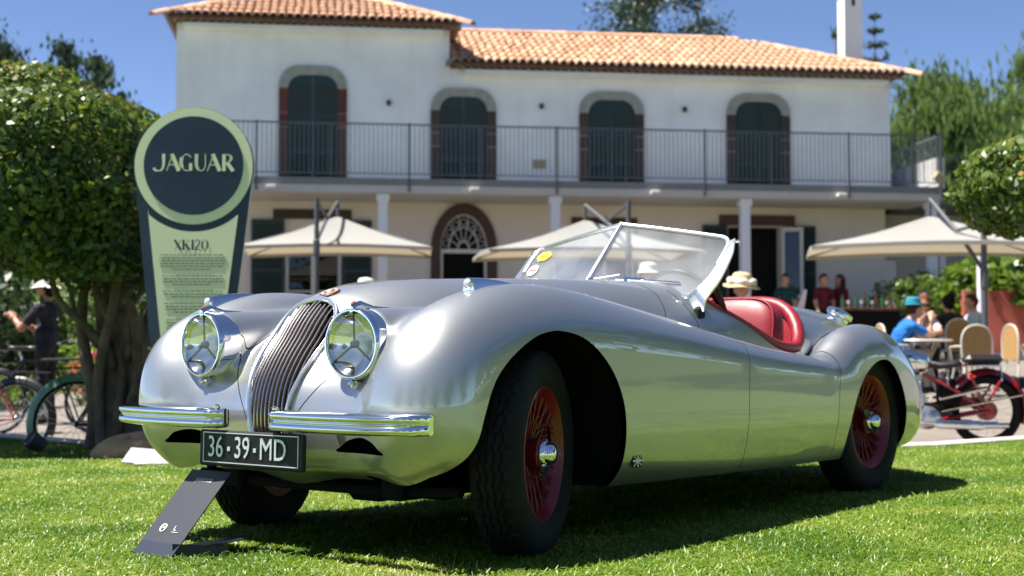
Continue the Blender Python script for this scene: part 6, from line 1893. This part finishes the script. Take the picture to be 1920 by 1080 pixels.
shrub((-2.28, 10.55, gz_(10.5)), (.50, .4, .85), 'dark leaf mass added as the deep shade behind the twisted trunk and the sign', 'leaf_dark', 4500, .09)  # leaf mass added to give the deep shade behind the trunk
# broad leaved plants spilling over the red wall
for i, (x, y, rr, lb) in enumerate(((9.6, 28.2, (.9, .7, .75), 'bright broad leaved shrub beside the white post'), (10.6, 27.4, (.9, .6, .70), 'bright broad leaved shrub hanging over the red wall'), (11.6, 27.2, (1.0, .6, .75), 'bright broad leaved shrub at the far end of the red wall'), (9.1, 30.5, (1.3, .8, .6), 'soft green bush on the bank behind the white post'))):
    shrub((x, y, gz_(y) + (1.0 if i in (1, 2) else .7)), rr, lb, 'leaf_bright', 1300 if i < 3 else 3000, .30 if i < 3 else .12, 'broad_leaf_shrub', aspect=.5, droop=.3)
bank = shrub((14.6, 33.5, gz_(33.5) + .2), (3.6, 1.5, 1.6), 'bushy green bank behind the red wall', 'leaf_dark', 9000, .22)
# trees and hedge behind the photographer: they show only as reflections in the car
for i, (x, y, h, wd) in enumerate(((-13, -16, 7, 7), (-5, -20, 8, 8), (4, -19, 7.5, 8), (13, -15, 8, 8), (20, -7, 8.5, 8), (22, 3, 8, 7), (-20, -8, 7, 7), (22, 10, 8.5, 8), (18, 15.5, 8, 7), (17, 7, 6.5, 6), (26, 17, 9, 8))):
    tree_free('garden_tree', (x, y, -.1), h, wd, 'leafy garden tree standing on the far side of the lawn', 'leaf_dark', 3600, .55, blobs=10, trunk_r=.22, crown_lo=.18, seed=80 + i, group='garden trees around the lawn', br=.3)
# ================================================================== PEOPLE
mat('skin', (0.50, 0.27, 0.18), rough=0.55, subsurf=.1); mat('skin_tan', (0.36, 0.185, 0.12), rough=0.55, subsurf=.1)
mat('cloth_navy', (0.012, 0.014, 0.022), rough=0.9); mat('cloth_black', (0.012, 0.012, 0.013), rough=0.9)
mat('cloth_maroon', (0.13, 0.006, 0.02), rough=0.85); mat('cloth_green', (0.008, 0.05, 0.04), rough=0.85); mat('cloth_blue', (0.005, 0.13, 0.42), rough=0.85)
mat('cloth_white', (0.68, 0.62, 0.64), rough=0.9); mat('cloth_khaki', (0.33, 0.29, 0.21), rough=0.9); mat('cloth_denim', (0.05, 0.09, 0.16), rough=0.9); mat('cloth_sky', (0.42, 0.52, 0.60), rough=0.9)
mat('hair_dark', (0.014, 0.009, 0.007), rough=0.85, spec=.15); mat('hair_auburn', (0.17, 0.065, 0.025), rough=0.85, spec=.15); mat('hair_brown', (0.06, 0.028, 0.016), rough=0.85, spec=.15)
mat('cap_teal', (0.01, 0.20, 0.30), rough=0.8); mat('hat_white', (0.72, 0.70, 0.66), rough=0.9); mat('hat_straw', (0.62, 0.47, 0.28), rough=0.9, noise=.15, nscale=40, bump=.3, bscale=90)
mat('cloth_crumple', (0.66, 0.60, 0.48), rough=.95, noise=.15, nscale=25, bump=.6, bscale=30)
def person(loc, rz, caps, label, g=.021, sc=1.0, k=.045):
    """caps: (A, B, ra, rb, material). One continuous body surface grown over the capsules; +Y is the way the person faces"""
    pts = np.array([c[0] for c in caps] + [c[1] for c in caps]); lo = pts.min(0) - .2; hi = pts.max(0) + .2
    ax = [np.arange(lo[i], hi[i], g) for i in range(3)]
    Xp, Yp, Zp = np.meshgrid(*ax, indexing='ij')
    def capd(c, X_, Y_, Z_):
        A, B = np.array(c[0], float), np.array(c[1], float); d = B - A; L2 = max(d @ d, 1e-9)
        t = np.clip(((X_ - A[0]) * d[0] + (Y_ - A[1]) * d[1] + (Z_ - A[2]) * d[2]) / L2, 0, 1)
        return np.sqrt((X_ - A[0] - t * d[0]) ** 2 + (Y_ - A[1] - t * d[1]) ** 2 + (Z_ - A[2] - t * d[2]) ** 2) - (c[2] + (c[3] - c[2]) * t)
    F = None
    for c in caps:
        d = capd(c, Xp, Yp, Zp); F = d if F is None else smin(F, d, k)
    P, Q = surface_nets(F, lo, g)
    P = vert_adj_smooth(P, Q, len(P), 1)
    cen = P[Q].mean(1)
    D = np.stack([capd(c, cen[:, 0], cen[:, 1], cen[:, 2]) for c in caps], 1)
    mats = []; 
    for c in caps:
        if c[4] not in mats: mats.append(c[4])
    mi = np.array([mats.index(c[4]) for c in caps])[D.argmin(1)]
    me = fast_mesh('person', P, Q)
    for m_ in mats: me.materials.append(M[m_])
    me.polygons.foreach_set('material_index', mi.astype(np.int32))
    o = bpy.data.objects.new('person', me); COL.objects.link(o); o.location = loc; o.rotation_euler = (0, 0, rz); o.scale = (sc, sc, sc)
    tag(o, label, 'person')
    return o
def head(c, skin='skin', hair='hair_dark', long=False, f=(0, 1, 0)):
    c = np.array(c, float); f = np.array(f, float); f /= np.linalg.norm(f); s = np.cross(f, [0, 0, 1.]); u = np.array([0, 0, 1.])
    q = lambda a, b, z: tuple(c + f * a + s * b + u * z)
    L = [(q(.015, 0, .02), q(.03, 0, -.06), .082, .058, skin), (q(.09, 0, -.005), q(.105, 0, -.025), .012, .016, skin), (q(-.015, 0, .06), q(-.02, 0, .05), .092, .092, hair), (q(-.05, 0, .0), q(-.05, 0, -.03), .075, .06, hair),
         (q(.0, .082, -.01), q(.0, .082, -.03), .012, .012, skin), (q(.0, -.082, -.01), q(.0, -.082, -.03), .012, .012, skin)]
    if long:
        L += [(q(-.06, 0, -.02), q(-.07, 0, -.24), .08, .07, hair), (q(-.01, .075, .0), q(.0, .085, -.22), .04, .035, hair), (q(-.01, -.075, .0), q(.0, -.085, -.22), .04, .035, hair)]
    return L
def hand(p, d, skin, side=1):
    p = np.array(p, float); d = np.array(d, float); d /= np.linalg.norm(d); s = np.cross(d, [0, 0, 1.]); s /= np.linalg.norm(s) + 1e-9; v = np.cross(s, d)
    L = [(tuple(p), tuple(p + d * .07), .028, .034, skin)]
    for i, ln in enumerate((.075, .085, .08, .06)):
        b = p + d * .08 + s * (.024 - .016 * i); L.append((tuple(b), tuple(b + d * ln * .8 - v * .015), .010, .008, skin))
    L.append((tuple(p + d * .02 + s * .03 * side), tuple(p + d * .06 + s * .055 * side), .012, .010, skin))
    return L
def arm(sh, el, wr, sleeve, skin, short=True):
    sh, el, wr = map(lambda a: np.array(a, float), (sh, el, wr))
    L = [(tuple(sh), tuple(sh + (el - sh) * .62), .062, .056, sleeve), (tuple(sh + (el - sh) * .55), tuple(el), .043, .040, skin if short else sleeve), (tuple(el), tuple(wr), .040, .027, skin if short else sleeve)]
    return L + hand(wr, wr - el, skin)
def standing(top, legs, skin, hair, long=False, female=True, armsL=None, armsR=None, short=True, H_=0.0, shoes='cloth_black'):
    w = .155 if female else .18
    c = [((0, 0, 1.34), (0, 0, 1.06), .115, .105, top), ((-w + .03, 0, 1.36), (w - .03, 0, 1.36), .075, .075, top), ((-.05, 0, 1.05), (.05, 0, 1.05), .12, .12, top), ((-.07, 0, .93), (.07, 0, .93), .11, .11, legs), ((0, .0, 1.40), (0, .015, 1.50), .052, .05, skin)]
    for s in (-1, 1):
        c += [((s * .09, 0, .90), (s * .10, .01, .50), .088, .058, legs), ((s * .10, .01, .50), (s * .10, -.02, .10), .056, .042, legs), ((s * .10, -.03, .05), (s * .11, .15, .04), .042, .036, shoes)]
    aL = armsL or ((-.22, .02, 1.12), (-.20, .10, .88)); aR = armsR or ((.22, .02, 1.12), (.20, .10, .88))
    c += arm((-w - .02, 0, 1.36), aL[0], aL[1], top, skin, short) + arm((w + .02, 0, 1.36), aR[0], aR[1], top, skin, short)
    return c + head((0, .02, 1.60), skin, hair, long)
def seated(top, legs, skin, hair, lean=.0, long=False, armsL=None, armsR=None, short=True, headf=(0, 1, 0), dz=0, female=True, hy=0):
    w = .15 if female else .18
    sh = np.array([0, lean, .96 - lean * .25])
    c = [((0, .0, .55), (0, lean * .55, .78), .13, .125, top), ((0, lean * .55, .78), tuple(sh), .125, .11, top), ((-w + .03, lean, sh[2]), (w - .03, lean, sh[2]), .075, .075, top), (tuple(sh + [0, .0, .05]), tuple(sh + [0, .04 + hy * .5, .14]), .05, .048, skin)]
    for s in (-1, 1):
        c += [((s * .09, .0, .52), (s * .12, .42, .53), .095, .065, legs), ((s * .12, .42, .53), (s * .12, .40, .10), .058, .042, legs), ((s * .12, .40, .05), (s * .13, .56, .04), .04, .036, 'cloth_black')]
    aL = armsL or ((-.24, lean + .18, .78), (-.10, lean + .40, .76)); aR = armsR or ((.24, lean + .18, .78), (.10, lean + .40, .76))
    c += arm((-w - .02, lean, sh[2]), aL[0], aL[1], top, skin, short) + arm((w + .02, lean, sh[2]), aR[0], aR[1], top, skin, short)
    return c + head(tuple(sh + [0, .06 + hy, .24 + dz]), skin, hair, long, headf)
def hat(loc, r_brim, r_crown, h, m_, name, label, cat, wobble=.0, tilt=(0, 0, 0)):
    w = MB(); n = 28; prof = [(r_brim, -.025), (r_brim * .8, -.01), (r_crown * 1.08, 0), (r_crown, .02), (r_crown * .97, h * .7), (r_crown * .78, h * .95), (r_crown * .4, h * 1.05), (.0005, h * 1.06)]
    vs = []
    for i in range(n):
        a = 2 * math.pi * i / n
        for j, (r_, z) in enumerate(prof): vs.append((r_ * math.cos(a), r_ * math.sin(a), z + (wobble * math.sin(3 * a + j) if j < 2 else 0)))
    k = len(prof); w.add(vs, [(i * k + j, ((i + 1) % n) * k + j, ((i + 1) % n) * k + j + 1, i * k + j + 1) for i in range(n) for j in range(k - 1)])
    o = w.build(name, m_); o.location = loc; o.rotation_euler = tilt; tag(o, label, cat)
    return o
def gp(x, y): return (x, y, gz_(y))
# photographer on the left, facing left (profile)
Y = 15.0; X_ = (88 - 960) / 2624 * Y
person((X_, Y, gz_(Y)), R(80), standing('cloth_navy', 'cloth_black', 'skin_tan', 'hair_dark', armsL=((-.19, .22, 1.14), (-.06, .40, 1.27)), armsR=((.19, .20, 1.10), (.05, .40, 1.24)), female=False), 'person in a dark shirt and white sun hat taking a photo beyond the bicycles', sc=.90, g=.017)
hat((X_ - .02, Y, gz_(Y) + 1.66 * .90 - .015), .165, .095, .09, 'hat_white', 'sun_hat', 'white sun hat worn by the person taking a photo', 'hat', .008)
ph = MB().box((0, 0, 0), (.012, .08, .15), bevel=.004).build('phone', 'cloth_black', smooth=False); ph.location = (X_ - .50 * .9, Y + .06, gz_(Y) + 1.33 * .9); tag(ph, 'dark phone held up by the person in the white sun hat', 'phone')
# waiting staff at the door
Y = 30.2
person(gp((1473 - 960) / 2624 * Y, Y), R(160), standing('cloth_green', 'cloth_black', 'skin', 'hair_dark', armsR=((.24, .06, 1.12), (.08, .24, 1.08))), 'person in a dark green top standing in the open doorway')
nap = MB().prism([(-.10, -.22), (.08, -.22), (.15, .22), (.10, .24)], -.004, .004, MX).build('folded_napkin', 'cloth_white', smooth=False); nap.location = ((1500 - 960) / 2624 * 30.0, 30.0, 1.75); tag(nap, 'pale folded napkin held by the person in dark green', 'napkin')
person(gp((1545 - 960) / 2624 * Y, Y), R(200), standing('cloth_maroon', 'cloth_black', 'skin', 'hair_brown'), 'person in a maroon top facing the terrace by the bar')
Y = 30.6
person(gp((1576 - 960) / 2624 * Y, Y), R(115), standing('cloth_maroon', 'cloth_black', 'skin', 'hair_brown', long=True), 'long haired person in a maroon top turned towards a colleague')
# guests
person(gp(5.32, 19.5), R(-85), seated('cloth_blue', 'cloth_khaki', 'skin', 'hair_brown', lean=.20, armsL=((-.20, .42, .80), (-.06, .50, 1.00)), armsR=((.20, .42, .80), (.06, .50, 1.00)), female=False, headf=(0, 1, -.35), hy=.06), 'seated person in a bright blue shirt leaning over the cafe table')
hat((5.32 + .27, 19.5, gz_(19.5) + 1.245), .13, .10, .08, 'cap_teal', 'baseball_cap', 'teal cap worn by the person in the bright blue shirt', 'cap')
person(gp(5.93, 20.35), R(176), seated('cloth_white', 'cloth_black', 'skin', 'hair_auburn', lean=.12, long=True, armsL=((-.20, .36, .80), (-.10, .46, .78)), armsR=((.16, .36, .78), (.05, .28, .98))), 'seated long haired person in a pale top resting chin on hand')
sg = MB(); sg.box((-.035, 0, 0), (.055, .012, .04), bevel=.005); sg.box((.035, 0, 0), (.055, .012, .04), bevel=.005); sg.box((0, 0, .012), (.03, .01, .008))
sg = sg.build('sunglasses', 'plate_black'); sg.location = (5.93, 20.35 - .285, gz_(20.35) + 1.185); tag(sg, 'dark sunglasses on the long haired person at the table', 'glasses')
person(gp(6.85, 21.8), R(8), seated('cloth_black', 'cloth_black', 'skin', 'hair_dark', lean=.06) + [((0, -.0, 1.31), (0, -.02, 1.34), .05, .04, 'hair_dark')], 'seated person in a black top with hair in a bun seen from behind')
person(gp(7.45, 22.4), R(95), seated('cloth_sky', 'cloth_khaki', 'skin', 'hair_brown', lean=.05), 'seated person in a pale blue shirt beside the grey umbrella pole')
person(gp(7.98, 19.9), R(70), seated('cloth_black', 'cloth_denim', 'skin_tan', 'hair_dark', lean=.04), 'seated person in a black top and jeans below the topiary')
person(gp(7.6, 26.0), R(190), seated('cloth_black', 'cloth_black', 'skin_tan', 'hair_dark', lean=.04, long=True), 'seated person with dark hair half hidden by the white column')
# visitors behind the car
Y = 15.6; x = (1391 - 960) / 2624 * Y
person((x, Y, gz_(Y)), R(170), standing('cloth_navy', 'cloth_denim', 'skin', 'hair_brown'), 'visitor in a ruffled straw hat standing behind the cockpit', sc=.90)
h = hat((x, Y, gz_(Y) + 1.495), .205, .115, .13, 'hat_straw', 'straw_hat', 'straw sun hat with a crumpled cream band above the red seats', 'hat', .012, (R(6), R(5), 0))
w = MB(); w.tube([( .135 * math.cos(a), .135 * math.sin(a), .03 + .014 * math.sin(7 * a)) for a in np.linspace(0, 6.283, 40, endpoint=False)], .034, 8, closed=True); w.build('hat_band', 'cloth_crumple', h, sharp=None)
Y = 16.0; x = (1216 - 960) / 2624 * Y
person((x, Y, gz_(Y)), R(200), standing('cloth_white', 'cloth_khaki', 'skin', 'hair_brown', armsR=((.26, .1, 1.16), (.30, .30, 1.28))), 'visitor in a white cap seen through the windscreen', sc=.985)
hat((x, Y, gz_(Y) + 1.655), .14, .10, .09, 'hat_white', 'sun_hat', 'white cap on the visitor behind the windscreen', 'hat')
Y = 17.0; x = (686 - 960) / 2624 * Y
person((x, Y, gz_(Y)), R(170), standing('cloth_sky', 'cloth_khaki', 'skin', 'hair_brown'), 'visitor in a pale hat showing just above the bonnet', sc=.90)
hat((x, Y, gz_(Y) + 1.485), .11, .10, .09, 'hat_white', 'sun_hat', 'pale hat just above the bonnet in front of the shuttered window', 'hat')
Y = 17.0; x = (468 - 960) / 2624 * Y
person((x, Y, gz_(Y)), R(120), standing('cloth_sky', 'cloth_denim', 'skin', 'hair_brown', short=False), 'visitor in a pale blue shirt bent down behind the sign', sc=.72)
